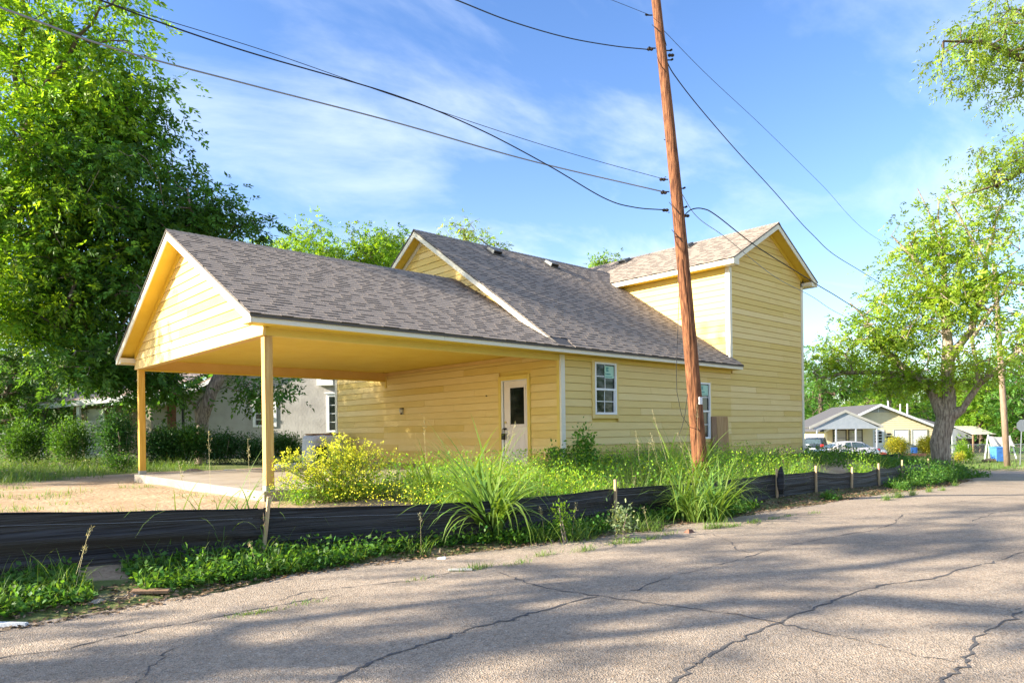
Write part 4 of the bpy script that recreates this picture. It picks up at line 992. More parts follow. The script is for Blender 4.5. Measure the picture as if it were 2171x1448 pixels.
def tall_clump(name, label, pos, n, L, spread, seed, mat_='grass_green', group=None, w=.022, seedheads=5, tone=(.7, 1.4), cat='grass'):
    rg = np.random.default_rng(seed); pos = np.array(pos, float); t = thing(name, label, cat, pos, 0, group)
    r = spread*np.sqrt(rg.random(n)); a = rg.uniform(0, 2*np.pi, n); b = np.stack([r*np.cos(a), r*np.sin(a), -.02*np.ones(n)], 1)
    ln = L*rg.uniform(.45, 1.15, n)
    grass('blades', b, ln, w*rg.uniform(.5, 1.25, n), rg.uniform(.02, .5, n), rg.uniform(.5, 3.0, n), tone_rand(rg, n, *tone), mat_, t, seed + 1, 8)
    A, B = [], []; hp, ha = [], []
    for i in range(seedheads):
        q = b[rg.integers(0, n)]; d = unit(np.array([rg.normal(0, .18), rg.normal(0, .18), 1.])); e = q + d*L*rg.uniform(.9, 1.25); A.append(q); B.append(e)
        k = 26; s = rg.random(k); hp.append(e - d*L*.22*s[:, None] + rg.normal(0, .012, (k, 3))); ha.append(d + rg.normal(0, .5, (k, 3)))
    if A:
        segs_mesh('stalks', A, B, np.full(len(A), .0022), np.full(len(A), .0014), 'straw', t, 4)
        hp = np.concatenate(hp); ha = np.concatenate(ha); leaf_mesh('seed_heads', hp, ha, rg.normal(size=hp.shape), np.full(len(hp), .03), np.full(len(hp), .008), tone_rand(rg, len(hp), .7, 1.2), 'grass_dry', t)['kind'] = 'stuff'
    return t

# ------------------------------------------------------------------ trees
def G(p): return np.array([p[0], p[1], float(ground(p[0], p[1]))])
# tall bright tree on the left, in the neighbouring garden
ra_ = G(P(-40, 950, 26.04))
tree('broadleaf_tree', 'tall bright yellow-green tree rising left of the carport', 'tree', ra_, [[ra_, ra_ + [.2, 0, 2.2], P(0, 470, 25.65), P(25, 400, 25.40), P(52, 285, 25.40), P(30, 160, 25.40), P(60, 20, 25.40), P(70, -120, 25.40)], [P(52, 285, 25.40), P(85, 190, 24.89), P(150, 110, 24.51), P(210, 20, 24.13)], [P(30, 390, 25.40), P(130, 240, 25.91), P(250, 200, 26.16)], [P(0, 470, 25.65), P(90, 520, 24.64), P(160, 600, 24.13)], [P(25, 400, 25.40), P(-80, 300, 25.40), P(-160, 200, 25.40)]],
     [(P(60, 60, 25.15), (4.57, 4.19, 3.30), 30), (P(190, 190, 25.40), (2.54, 2.54, 2.41), 14), (P(40, 330, 25.15), (3.81, 3.30, 2.16), 22), (P(90, 520, 24.77), (3.43, 2.92, 1.91), 22), (P(-120, 250, 25.40), (3.81, 3.81, 5.08), 12), (P(40, 650, 24.38), (2.54, 2.29, 1.08), 12), (P(235, 330, 26.04), (1.65, 1.78, 1.91), 6)],
     360, 62000, .215, .50, 'leaf_bright', 11, .26, 'bark_dark', droop=.5, tone=(.6, 1.45))
# dark dense tree behind it with twin leaning trunks
rb_ = G(P(425, 950, 27.5))
tree('broadleaf_tree', 'dense dark green tree with leaning trunk behind the carport', 'tree', rb_, [[rb_, P(428, 890, 27.4), P(448, 830, 27.3), P(478, 770, 27.2), P(440, 640, 27), P(330, 520, 26.8), P(240, 430, 26.5)], [P(428, 890, 27.4), P(415, 860, 27.3), P(455, 800, 27.5), P(470, 740, 27.6)], [P(478, 770, 27.2), P(400, 600, 27), P(420, 480, 27)], [P(440, 640, 27), P(280, 620, 26), P(180, 640, 25.5)]],
     [(P(240, 420, 26.5), (4.0, 3.5, 3.4), 34), (P(330, 520, 27), (3.0, 3.0, 2.6), 20), (P(190, 640, 25.5), (3.2, 2.6, 1.9), 22), (P(425, 430, 27), (1.3, 1.3, 1.2), 5), (P(290, 255, 26.5), (1.3, 1.3, 1.3), 5), (P(225, 775, 25), (2.0, 1.6, .7), 8), (P(315, 815, 26), (1.0, 1.0, .8), 5), (P(545, 818, 26.6), (1.2, 1.0, .35), 2), (P(510, 480, 28), (.9, .9, .7), 3), (P(120, 560, 26), (2.6, 2.4, 2.6), 14)],
     400, 68000, .205, .48, 'leaf_mid', 12, .25, 'bark', droop=.55, tone=(.45, 1.25))
# paler trees farther back on the left and over the carport ridge
def simple_tree(label, x, yb, t, blobs, n, nl, ls, cr, lm, seed, r0=.2, group='trees behind the houses', name='background_tree', power=.5, tone=(.6, 1.35), barkm='bark_dark'):
    r = G(P(x, yb, t)); c = blobs[0][0]
    return tree(name, label, 'tree', r, [[r, r + (np.array(c) - r)*np.array([.15, .15, .45]), r + (np.array(c) - r)*np.array([.6, .6, .8]), c]], blobs, n, nl, ls, cr, lm, seed, r0, barkm, group, tone=tone, power=power, step=.9)
simple_tree('pale hazy tree seen low through the gap left of the carport post', 120, 940, 46, [(P(110, 700, 46), (5, 4, 3.2), 10), (P(60, 800, 45), (4.5, 3, 2), 6), (P(170, 780, 44), (2.2, 2, 2.2), 4)], 150, 17000, .22, .5, 'leaf_dusty', 31)
simple_tree('dark bank of foliage closing off the left garden', 20, 940, 33, [(P(20, 800, 33), (3.2, 2, 1.8), 10), (P(60, 880, 32), (2.6, 2, 1.2), 8), (P(-40, 700, 34), (3, 2.5, 2.5), 8)], 140, 16000, .19, .42, 'leaf_mid', 32, tone=(.4, 1.1))
simple_tree('mid green tree crown showing above the carport ridge', 690, 930, 42, [(P(700, 535, 42), (2.9, 2.4, 1.9), 12), (P(600, 540, 42), (2.0, 2, 1.5), 7), (P(800, 540, 43), (2.0, 2, 1.6), 8), (P(690, 590, 42), (4.5, 2.5, 1.6), 8)], 150, 21000, .19, .46, 'leaf_bright', 33, power=.45)
simple_tree('round green tree crown beside the main roof gable', 845, 930, 47, [(P(822, 545, 47), (1.6, 2, 1.7), 8), (P(790, 620, 47), (2.6, 2, 1.6), 6)], 90, 9500, .20, .42, 'leaf_mid', 34)
simple_tree('thin sparsely leaved tree above the main roof ridge', 1010, 930, 46, [(P(985, 500, 46), (1.7, 1.6, 1.6), 8), (P(1050, 530, 46), (1.7, 1.6, 1.2), 7), (P(925, 520, 46), (1.0, 1.2, .9), 2), (P(1110, 560, 46), (1.0, 1.2, .7), 3)], 150, 3000, .17, .26, 'leaf_yellow', 35, r0=.13, power=.6)
simple_tree('small tree top peeping over the wing roof', 1285, 930, 50, [(P(1282, 560, 50), (1.4, 1.2, .8), 8), (P(1270, 620, 50), (1.8, 1.5, 1.4), 4)], 70, 3200, .17, .3, 'leaf_bright', 36, r0=.12)
# the forked tree at the corner
rc = G(P(1984, 1000, 27.0)); rc[2] -= .1
tree('forked_tree', 'large forked tree with ridged bark and fresh yellow-green leaves at the corner', 'tree', rc, [
      [rc, P(1992, 940, 27), P(2006, 885, 27), P(2012, 845, 27), P(2010, 760, 27), P(2004, 650, 27.2), P(2000, 540, 27.4), P(1990, 430, 27.5)],
      [P(2006, 885, 27), P(2040, 868, 26.6), P(2075, 815, 26.2), P(2120, 780, 25.9), P(2171, 735, 25.5), P(2240, 660, 25)],
      [P(2008, 870, 27), P(1985, 850, 27.2), P(1968, 818, 27.4), P(1940, 800, 27.8), P(1880, 790, 28.2), P(1800, 790, 28.6), P(1740, 800, 29)],
      [P(2010, 760, 27), P(2060, 700, 27), P(2090, 560, 27), P(2120, 440, 27)], [P(2004, 650, 27.2), P(1950, 560, 27.4), P(1890, 500, 27.6)],
      [P(1940, 800, 27.8), P(1870, 740, 28.2), P(1850, 700, 28.3), P(1800, 640, 28.6)], [P(2075, 815, 26.2), P(2060, 720, 26), P(2140, 600, 25.6)],
      [P(2000, 540, 27.4), P(1965, 440, 27.6), P(1945, 400, 27.6)], [P(2090, 560, 27), P(2040, 470, 27), P(2000, 400, 27)]],
     [(P(1960, 640, 27.5), (2.7, 2.5, 2.3), 26), (P(1880, 720, 28), (2.4, 2.2, 1.6), 15), (P(2090, 600, 26.6), (2.6, 2.4, 2.4), 18), (P(1960, 520, 27.5), (2.2, 2.2, 1.2), 10), (P(2090, 450, 27), (2.0, 2.0, 1.5), 7), (P(1770, 760, 29), (1.4, 1.3, 1.4), 7), (P(2050, 780, 26.5), (2.4, 2, .9), 8), (P(1930, 810, 27.6), (1.8, 1.4, .6), 8), (P(2170, 700, 25.5), (1.8, 1.8, 1.8), 8), (P(1990, 430, 27.5), (.8, .9, .8), 2)],
     520, 42000, .15, .28, 'leaf_yellow', 13, .34, 'bark', droop=.3, tone=(.65, 1.4), power=.65, rexp=.54)
# leaves of a nearer tree reaching in from beyond the right edge
rd = G(P(2560, 1080, 19))
tree('overhanging_tree', 'tree whose drooping leafy branches hang in from the right against the sky', 'tree', rd, [[rd, P(2520, 700, 19), P(2450, 350, 19), P(2380, 100, 19), P(2300, -60, 19)], [P(2450, 350, 19), P(2320, 220, 18.8), P(2200, 130, 18.6), P(2080, 90, 18.4), P(2000, 88, 18.3)], [P(2320, 220, 18.8), P(2220, 330, 19), P(2120, 390, 19), P(2060, 410, 19)], [P(2380, 100, 19), P(2260, 20, 18.6), P(2140, 20, 18.4)]],
     [(P(2120, 60, 18.5), (1.5, 1.6, .9), 12), (P(2190, 150, 18.6), (1.6, 1.6, .9), 12), (P(2060, 130, 18.4), (.9, 1.0, .75), 6), (P(2170, 330, 19), (1.2, 1.3, .8), 8), (P(2110, 380, 19), (.8, .9, .45), 3), (P(2320, 100, 19), (2.5, 2.5, 2), 10), (P(2030, 90, 18.4), (.6, .6, .5), 2)],
     210, 17000, .12, .24, 'leaf_yellow', 14, .15, 'bark_dark', droop=.9, tone=(.5, 1.2), asp=.32, power=.6)
# trees across the side street
for i, (lb_, x, t, bl, n_, lm) in enumerate((
    ('dense green tree behind the left end of the porch house', 1740, 84, [((1740, 800), (7, 5, 4.2), 10), ((1810, 820), (6, 4, 3), 8), ((1720, 880), (5, 4, 2.4), 6)], 17000, 'leaf_mid'),
    ('bright green tree behind the porch house roof', 1890, 92, [((1880, 790), (7, 5, 4), 10), ((1960, 800), (6, 5, 4), 8)], 14000, 'leaf_bright'),
    ('green tree over the white-roofed shed', 2080, 64, [((2080, 850), (3.6, 3, 2.6), 10), ((2120, 790), (4.5, 4, 3), 8), ((2070, 890), (2.4, 2, 1.3), 4)], 16000, 'leaf_bright'),
    ('dark green tree behind the stop sign', 2170, 60, [((2170, 860), (4, 3, 3), 10), ((2220, 780), (5, 4, 4), 8), ((2150, 930), (2.5, 2, 1.4), 5)], 16000, 'leaf_mid'),
    ('broad tree filling the gap over the porch house ridge', 1850, 100, [((1840, 850), (9, 5, 4.5), 10), ((1930, 860), (8, 5, 4), 9), ((2000, 830), (7, 5, 5), 8)], 20000, 'leaf_bright'),
    ('low thicket right of the porch house', 2010, 88, [((2000, 890), (6, 4, 3), 8), ((2060, 880), (6, 4, 3.5), 8)], 13000, 'leaf_mid'),
    ('far dark tree between the wing and the porch house', 1690, 110, [((1700, 840), (7, 5, 4.5), 10)], 9000, 'leaf_mid'))):
    simple_tree(lb_, x, 950, t, [(P(*b[0], t), b[1], b[2]) for b in bl], 150, n_, .26, .55, lm, 50 + i, r0=.3, group='trees across the side street')
# trees out of view to the left: their shade falls across the street and the front of the carport
for i, (c, bl, n_) in enumerate((
    ((-21.0, 0.0), [((-21, -.6, 5.0), (1.6, 1.9, 1.3), 8), ((-21, 1.0, 7.2), (1.7, 1.9, 1.4), 9), ((-21.5, 2.6, 9.4), (1.7, 1.8, 1.3), 8), ((-21, 4.2, 11.6), (1.6, 1.7, 1.2), 6), ((-21.5, -1.8, 8.0), (1.8, 1.8, 1.4), 6), ((-21.5, .4, 10.5), (1.8, 1.8, 1.4), 6)], 11500),
    ((-17.0, 16.0), [((-17, 13.0, 9.2), (2.2, 1.7, 2.4), 8), ((-17, 13.6, 13.6), (2.2, 2.4, 1.5), 8), ((-17.5, 16.8, 9.2), (2.4, 2.6, 2.4), 11), ((-18, 15.5, 5.8), (2.4, 2.2, 1.6), 5), ((-17, 19.0, 9.8), (2.2, 1.8, 2.2), 7), ((-15.8, 17.5, 2.8), (1.3, 5.0, 1.8), 9)], 72000),
    ((-27.5, -8.0), [((-27, -6.0, 6.5), (3, 3, 2.2), 8), ((-28, -10, 7.0), (3, 3, 2.2), 8), ((-27, -8, 10), (3, 3, 2), 6)], 9000))):
    r = G((c[0], c[1], 0)); top = np.array(bl[0][0])
    tree('street_tree', ['street tree beyond the left edge whose shade dapples the road', 'garden tree beyond the left edge that shades the carport gable', 'farther street tree that shades the road by the viewer'][i], 'tree', r, [[r, r + [0, 0, 2.5], top]], bl, (130, 420, 120)[i], n_, (.15, .19, .16)[i], (.40, .5, .4)[i], 'leaf_mid', 70 + i, .24, 'bark', 'trees left of the lot', power=.6)

# ------------------------------------------------------------------ weeds and grass (uncountable)
def fence_v(u): return np.interp(u, [s[0][0] for s in stakes], [s[0][1] for s in stakes])
rg = np.random.default_rng(101)
def stuff(o, label, cat): tag(o, label, cat); o['kind'] = 'stuff'; return o
def nz(u, v, s, k): return wob(u, v, s, k)
# 1 lot strip between the fence and the house: mixed weeds, lush and sunlit
def k_lot(u, v): return (v > fence_v(u) + .06) & (v < np.where(u < -7.1, 9.3, np.where(u < 0, -.12, -.05))) & (u > -6.9) & ((u < 4.4) | (nz(u, v, 1.4, 8) > .35)) & (nz(u, v, 1.1, 1) > np.where(u < -5.4, .2, -.85))
b = scatter(rg, 30000, -7.2, 8.2, -4.2, 0, k_lot); n = len(b)
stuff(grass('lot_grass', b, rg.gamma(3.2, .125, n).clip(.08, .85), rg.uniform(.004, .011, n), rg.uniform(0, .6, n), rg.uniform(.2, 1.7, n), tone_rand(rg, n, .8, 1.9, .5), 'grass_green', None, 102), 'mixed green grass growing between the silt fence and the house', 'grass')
b = scatter(rg, 9000, -6.2, 5.0, -4.1, -.3, lambda u, v: k_lot(u, v) & (nz(u, v, 1.6, 4) > .05)); n = len(b)
stuff(grass('dry_grass', b, rg.gamma(4, .10, n).clip(.1, .85), rg.uniform(.003, .007, n), rg.uniform(.05, .8, n), rg.uniform(.3, 1.6, n), tone_rand(rg, n, .8, 1.5), 'grass_dry', None, 103), 'straw coloured dry grass stems among the weeds by the pole', 'grass')
b = scatter(rg, 42000, -7.2, 8.0, -4.1, 0, lambda u, v: k_lot(u, v) & (nz(u, v, 1.3, 6) > -.6)); n = len(b)
pos = b + np.stack([rg.normal(0, .03, n), rg.normal(0, .03, n), rg.gamma(2.2, .115, n).clip(.02, .7)], 1)
stuff(leaf_mesh('lot_weeds', pos, rg.normal(size=(n, 3)) + [0, 0, .5], rg.normal(size=(n, 3))*.5 + [0, 0, .9], rg.uniform(.03, .075, n), rg.uniform(.015, .04, n), tone_rand(rg, n, .8, 1.9, .5), 'leaf_bright', None), 'small-leaved weeds filling the strip in front of the carport', 'weeds')
# small yellow blossoms through the weeds
b = scatter(rg, 1500, -6.6, -1.5, -3.4, -.3, lambda u, v: nz(u, v, 1.2, 9) > -.1); n = len(b); pos = b + np.stack([np.zeros(n), np.zeros(n), rg.uniform(.15, .5, n)], 1)
stuff(leaf_mesh('blossoms', pos, rg.normal(size=(n, 3)), np.tile([0, 0, 1.], (n, 1)) + rg.normal(size=(n, 3))*.4, np.full(n, .03), np.full(n, .028), tone_rand(rg, n, .8, 1.2, .1), 'petal', None), 'scattered small yellow blossoms in the weeds', 'flowers')
# 2 verge in front of the fence: vines and coarse grass in the shade of the fabric
def k_verge(u, v):
    w = (v > edge(u) + .18 + .16*np.sin(u*1.7)) & (v < fence_v(u) - .04)
    # pockets of bare litter
    return w & (nz(u, v*.6, 1.0, 2) > np.where((u > -10.2) & (u < -9.8), .5, np.where(u > .5, .05, -.85)))
b = scatter(rg, 24000, -12.6, 13.5, -5.3, -2.6, k_verge); n = len(b); pos = b + np.stack([rg.normal(0, .03, n), rg.normal(0, .03, n), rg.gamma(2, .05, n).clip(.01, .35)*np.where(b[:, 0] < -9.3, .4, np.where(b[:, 0] > -1, .5, .68))], 1)
stuff(leaf_mesh('verge_vines', pos, rg.normal(size=(n, 3)) + [0, 0, .25], rg.normal(size=(n, 3))*.45 + [0, 0, 1.0], rg.uniform(.035, .085, n), rg.uniform(.025, .06, n), tone_rand(rg, n, .6, 1.4, .3), 'leaf_mid', None), 'low leafy vines creeping along the foot of the silt fence', 'weeds')
b = scatter(rg, 7000, -12.4, 14, -5.3, -2.6, k_verge); n = len(b)
stuff(grass('verge_grass', b, rg.gamma(2.4, .06, n).clip(.04, .4), rg.uniform(.004, .010, n), rg.uniform(0, .8, n), rg.uniform(.2, 1.8, n), tone_rand(rg, n, .6, 1.4, .4), 'grass_green', None, 104), 'coarse green grass between the road and the silt fence', 'grass')
# litter of dead leaves on the soil edge and thin grass tufts in the seam of the road
b = scatter(rg, 15000, -12.5, 16, -5.6, -2.8, lambda u, v: (v > edge(u) - .12) & (v < edge(u) + .75)); n = len(b); pos = b + [0, 0, .012]; pos[:, 2] = np.maximum(pos[:, 2], base(pos[:, 0]) + .008)
stuff(leaf_mesh('leaf_litter', pos, rg.normal(size=(n, 3))*[1, 1, .12], rg.normal(size=(n, 3))*.35 + [0, 0, 1.], rg.uniform(.03, .08, n), rg.uniform(.015, .04, n), tone_rand(rg, n, .25, 1.3, .3), 'leaf_litter', None), 'dead leaves and bark bits strewn along the road edge', 'leaf litter')
TU_ = [(1310, 1152, 60, .10), (1345, 1150, 70, .10), (1385, 1142, 60, .08), (1415, 1134, 40, .08), (1150, 1178, 50, .09), (1100, 1195, 40, .08), (1020, 1204, 60, .10), (995, 1208, 40, .08), (1505, 1120, 50, .18), (1525, 1118, 70, .16), (1555, 1116, 70, .08), (1600, 1108, 60, .08), (1640, 1100, 30, .07), (1670, 1094, 30, .06), (1725, 1088, 30, .05), (1880, 1060, 60, .22), (1905, 1055, 80, .25), (1935, 1050, 60, .22), (1970, 1043, 60, .2), (1998, 1040, 50, .15), (655, 1278, 26, .05), (530, 1302, 50, .04), (548, 1299, 50, .04), (885, 1230, 26, .05), (1240, 1168, 50, .12), (190, 1290, 20, .08), (2025, 1030, 60, .2)]
bb, ll = [], []
for x, y, k_, L in TU_:
    p = onroad(x, y, 0)
    for j in range(int(k_*1.6)): bb.append(p + np.array([rg.normal(0, .10), rg.normal(0, .035), 0])); ll.append(L*rg.uniform(.4, 1.2))
bb = np.array(bb); n = len(bb); ll = np.array(ll)
stuff(grass('seam_grass', bb, ll, rg.uniform(.004, .008, n), rg.uniform(.1, 1.1, n), rg.uniform(.1, 1.2, n), tone_rand(rg, n, .8, 1.6, .4), 'grass_green', None, 105), 'tufts of grass sprouting from the seam along the road', 'grass')
# 3 left garden lawn with pale clover heads
b = scatter(rg, 30000, -14, -3.6, 8.6, 30, lambda u, v: (v > 9.4 + .5*np.sin(u*1.4)) & ((u < -7.2) | (v > 11.3))); n = len(b)
stuff(grass('lawn', b, rg.gamma(3, .07, n).clip(.06, .5), rg.uniform(.006, .014, n), rg.uniform(0, .7, n), rg.uniform(.1, 1.4, n), tone_rand(rg, n, .6, 1.4, .4), 'grass_green', None, 106), 'rough lawn in the garden left of the carport', 'grass')
b = scatter(rg, 1100, -13, -6, 9.6, 22); n = len(b); pos = b + np.stack([np.zeros(n), np.zeros(n), rg.uniform(.12, .35, n)], 1)
stuff(leaf_mesh('clover_heads', pos, rg.normal(size=(n, 3)), np.tile([0, 0, 1.], (n, 1)), np.full(n, .045), np.full(n, .04), tone_rand(rg, n, .8, 1.2, .2), 'grass_dry', None), 'pale clover heads dotted over the left lawn', 'flowers')
b = scatter(rg, 2600, -13, -7.3, -2.6, 9.4, lambda u, v: nz(u, v, 1.5, 7) > .38); n = len(b)
stuff(grass('dirt_tufts', b, rg.gamma(3, .03, n).clip(.03, .22), rg.uniform(.005, .012, n), rg.uniform(.2, 1.0, n), rg.uniform(.1, 1, n), tone_rand(rg, n, .9, 1.6, .6), 'grass_green', None, 107), 'thin patches of new grass on the bare dirt yard', 'grass')
# 4 weed bank right of the wing and the verge beyond
def k_bank(u, v): return (v > fence_v(u) + .05) & (v < 3.5) & (depth(u, v) < 29)
b = scatter(rg, 26000, 8.0, 21, -4.4, 4, lambda u, v: k_bank(u, v) & ((u > 12.4) | ((v < -.25) & (nz(u, v, .9, 3) > -.15)))); n = len(b); hmax = np.where(b[:, 0] > 12.4, .075, .05)
pos = b + np.stack([rg.normal(0, .04, n), rg.normal(0, .04, n), rg.gamma(2.4, 1, n)*hmax], 1)
stuff(leaf_mesh('weed_bank', pos, rg.normal(size=(n, 3)) + [0, 0, .5], rg.normal(size=(n, 3))*.5 + [0, 0, .9], rg.uniform(.05, .12, n), rg.uniform(.03, .06, n), tone_rand(rg, n, .5, 1.3, .35), 'leaf_mid', None), 'tangled green weeds on the spoil bank beside the tall wing', 'weeds')
b = scatter(rg, 16000, 9, 21.5, -5.0, -1.5, lambda u, v: (v > edge(u) + .15) & (v < np.where(u < stakes[-1][0][0], fence_v(u) - .05, edge(u) + 2.2))); n = len(b); pos = b + np.stack([rg.normal(0, .04, n), rg.normal(0, .04, n), rg.gamma(2.2, .09, n).clip(.01, .6)], 1)
stuff(leaf_mesh('corner_weeds', pos, rg.normal(size=(n, 3)) + [0, 0, .5], rg.normal(size=(n, 3))*.5 + [0, 0, .9], rg.uniform(.05, .11, n), rg.uniform(.02, .05, n), tone_rand(rg, n, .6, 1.3, .35), 'leaf_mid', None), 'thick weeds round the foot of the forked tree', 'weeds')
# 5 lawn across the side street
q = []
while len(q) < 26000:
    s = rg.uniform(-6, 34, 20000); d = 38.2 + 26*rg.random(20000)**1.6; a = CAM[:2] + d[:, None]*F2 + s[:, None]*R2; q += list(a)
q = np.array(q[:26000]); b = np.stack([q[:, 0], q[:, 1], ground(q[:, 0], q[:, 1])], 1); n = len(b)
stuff(grass('street_lawn', b, rg.gamma(3, .05, n).clip(.05, .3), rg.uniform(.012, .03, n), rg.uniform(0, .8, n), rg.uniform(.1, 1, n), tone_rand(rg, n, .9, 1.5, .3), 'grass_green', None, 108), 'sunny mown lawn across the side street', 'grass')

# ------------------------------------------------------------------ single plants
LG = 'tall coarse grass clumps'
def at(x, v): p = onplane(x, 1000, 1, v); return G(p)
p = at(1040, -3.85); tall_clump('grass_clump', 'big arching clump of coarse grass bursting over the silt fence below the carport door', p, 150, 1.65, .17, 201, group=LG, w=.058, seedheads=1, tone=(.9, 1.6))
p = at(1010, -2.9); tall_clump('grass_clump', 'tall coarse grass standing behind the silt fence below the carport door', p, 120, 1.6, .30, 202, group=LG, w=.052, seedheads=1, tone=(.8, 1.5))
p = at(905, -1.9); tall_clump('grass_clump', 'tall grass with drooping tips between the flowers and the door', p, 80, 1.35, .25, 203, group=LG, w=.034, seedheads=1)
p = at(1480, -4.65); tall_clump('grass_clump', 'broad bright grass clump spilling over the fence in front of the pole', p, 300, 1.3, .40, 204, group=LG, w=.044, seedheads=2, tone=(.9, 1.6))
p = at(1440, -3.3); tall_clump('grass_clump', 'bright grass clump behind the fence on the left of the pole', p, 240, 1.5, .45, 205, group=LG, w=.042, seedheads=2, tone=(.9, 1.6))
p = at(1375, -3.0); tall_clump('grass_clump', 'feathery pale grass between the wall window and the pole', p, 200, 1.1, .45, 206, 'grass_green', group=LG, w=.014, seedheads=5)
p = at(1530, -4.0); tall_clump('grass_clump', 'grass clump leaning over the fence on the right of the pole', p, 170, 1.1, .3, 207, group=LG, w=.02, seedheads=1, tone=(.9, 1.5))
p = at(450, -2.4); tall_clump('grass_clump', 'thin tall grass standing in front of the bare dirt yard', p, 34, 1.25, .5, 208, group=LG, w=.022, seedheads=1)
p = at(530, -2.5); tall_clump('grass_clump', 'thin tall grass beside the front carport post', p, 40, 1.15, .35, 209, group=LG, w=.020, seedheads=1)
p = at(375, -2.5); tall_clump('grass_clump', 'few bent grass blades over the left silt fence panel', p, 18, 1.0, .25, 210, group=LG, w=.02, seedheads=1)
p = at(140, -3.55); tall_clump('grass_clump', 'spiky grass tuft against the left silt fence panel', p, 40, .5, .12, 211, group=LG, w=.010, seedheads=2)
p = at(580, -3.75); tall_clump('grass_clump', 'short grass tuft at the foot of the leaning stake', p, 70, .34, .20, 212, group=LG, w=.014, seedheads=1)
p = at(885, -3.95); tall_clump('grass_clump', 'stiff grass tuft in front of the bulging fence panel', p, 45, .45, .15, 213, group=LG, w=.011, seedheads=1)
p = at(1225, -4.6); tall_clump('grass_clump', 'grass tuft left of the second stake', p, 90, .48, .22, 214, group=LG, w=.014, seedheads=1)
p = at(1370, -4.75); tall_clump('grass_clump', 'grass tuft right of the second stake', p, 120, .50, .25, 215, group=LG, w=.014, seedheads=1)
p = at(1150, -4.35); tall_clump('grass_clump', 'leafy grass tuft below the sagging fence panel', p, 70, .45, .2, 216, group=LG, w=.016, seedheads=1)
# mustard in flower
p = at(715, -.75); t = thing('mustard_plant', 'wide bush of yellow flowering mustard beside the front carport post', 'flower', p); rg = np.random.default_rng(220)
A, B, fp = [], [], []
for i in range(215):
    az = rg.uniform(0, 2*np.pi); sp = rg.uniform(0, 1)**.7; e = np.array([math.cos(az)*1.15*sp, math.sin(az)*.6*sp, (.80 - .30*sp**2)*rg.uniform(.4, 1.35)]); m0 = e*np.array([.45, .45, .5]) + rg.normal(0, .05, 3)
    A += [np.array([rg.normal(0, .3) + e[0]*.35, rg.normal(0, .12), 0]), m0]; B += [m0, e]
    fp.append(np.repeat(e[None], 9, 0) + rg.normal(0, .022, (9, 3)))
    for j in range(2):
        f = rg.uniform(.3, .95); s_ = m0 + (e - m0)*f; q = s_ + rg.normal(0, .11, 3) + [0, 0, .09]; A.append(s_); B.append(q); fp.append(np.repeat(q[None], 7, 0) + rg.normal(0, .018, (7, 3)))
A, B = np.array(A), np.array(B); segs_mesh('stems', A, B, np.full(len(A), .0045), np.full(len(A), .0025), 'leaf_gold' if 0 else 'grass_green', t, 3)['kind'] = 'stuff'
a_ = t.children[0].data.color_attributes.new('tone', 'FLOAT_COLOR', 'POINT'); a_.data.foreach_set('color', np.tile([1.6, 1.3, .8, 1], len(t.children[0].data.vertices)).astype(np.float32))
fp = np.concatenate(fp); n = len(fp); leaf_mesh('petals', fp, rg.normal(size=(n, 3)), rg.normal(size=(n, 3))*.6 + [0, 0, 1], np.full(n, .026), np.full(n, .025), tone_rand(rg, n, .75, 1.2, .12), 'petal', t)['kind'] = 'stuff'
k = 1700; lp = np.stack([rg.normal(0, .5, k), rg.normal(0, .3, k), rg.gamma(2.5, .11, k).clip(.02, .75)], 1); leaf_mesh('leaves', lp, rg.normal(size=(k, 3)), rg.normal(size=(k, 3))*.5 + [0, 0, .9], rg.uniform(.03, .075, k), rg.uniform(.012, .03, k), tone_rand(rg, k, .6, 1.5, .5), 'leaf_bright', t)['kind'] = 'stuff'
# saplings and small bushes in the strip
GP = 'small plants along the house wall'
p = at(1238, -1.7); b0 = p
shrub('oak_sapling', 'upright oak sapling with lobed leaves in front of the first window', p, [(p + [0, 0, 1.02], (.12, .12, .22), 3), (p + [0, 0, .75], (.22, .2, .2), 5), (p + [.02, 0, .4], (.36, .3, .28), 10)], 1500, .075, 'leaf_mid', 230, GP, 6, cat='sapling', power=.6, tone=(.7, 1.7))
p = at(1165, -1.0); shrub('wall_bush', 'dark rounded weed bush below the carport door', p, [(p + [-.2, 0, .28], (.42, .35, .26), 6), (p + [.35, 0, .2], (.5, .35, .2), 5)], 2600, .05, 'leaf_deep', 231, GP, 6, power=.5, tone=(.5, 1.4))
p = at(1185, -1.3); shrub('oak_sapling', 'leafy shoot leaning left beside the carport corner board', p, [(p + [-.1, 0, .62], (.2, .2, .16), 5), (p + [.25, 0, .45], (.3, .2, .2), 4)], 520, .075, 'leaf_mid', 232, GP, 5, cat='sapling', power=.6, tone=(.7, 1.6))
p = at(1300, -1.4); shrub('wall_bush', 'spreading green bush under the first window', p, [(p + [-.1, 0, .35], (.55, .4, .32), 6), (p + [.5, 0, .25], (.5, .4, .22), 5)], 3000, .055, 'leaf_mid', 233, GP, 7, power=.5, tone=(.5, 1.4))
p = at(1380, -.8); shrub('wall_bush', 'dusty feathery bush between the two wall windows', p, [(p + [-.3, 0, .38], (.45, .3, .3), 6), (p + [.4, 0, .34], (.5, .3, .26), 6)], 2400, .05, 'leaf_dusty', 234, GP, 7, power=.55)
p = at(1600, -1.9); shrub('wall_bush', 'low dark creeper on the spoil by the plywood', p, [(p + [.2, .3, .16], (.9, .5, .14), 8), (p + [1.4, .2, .18], (.9, .5, .16), 8)], 4200, .05, 'leaf_deep', 235, GP, 5, power=.5, tone=(.6, 1.5))
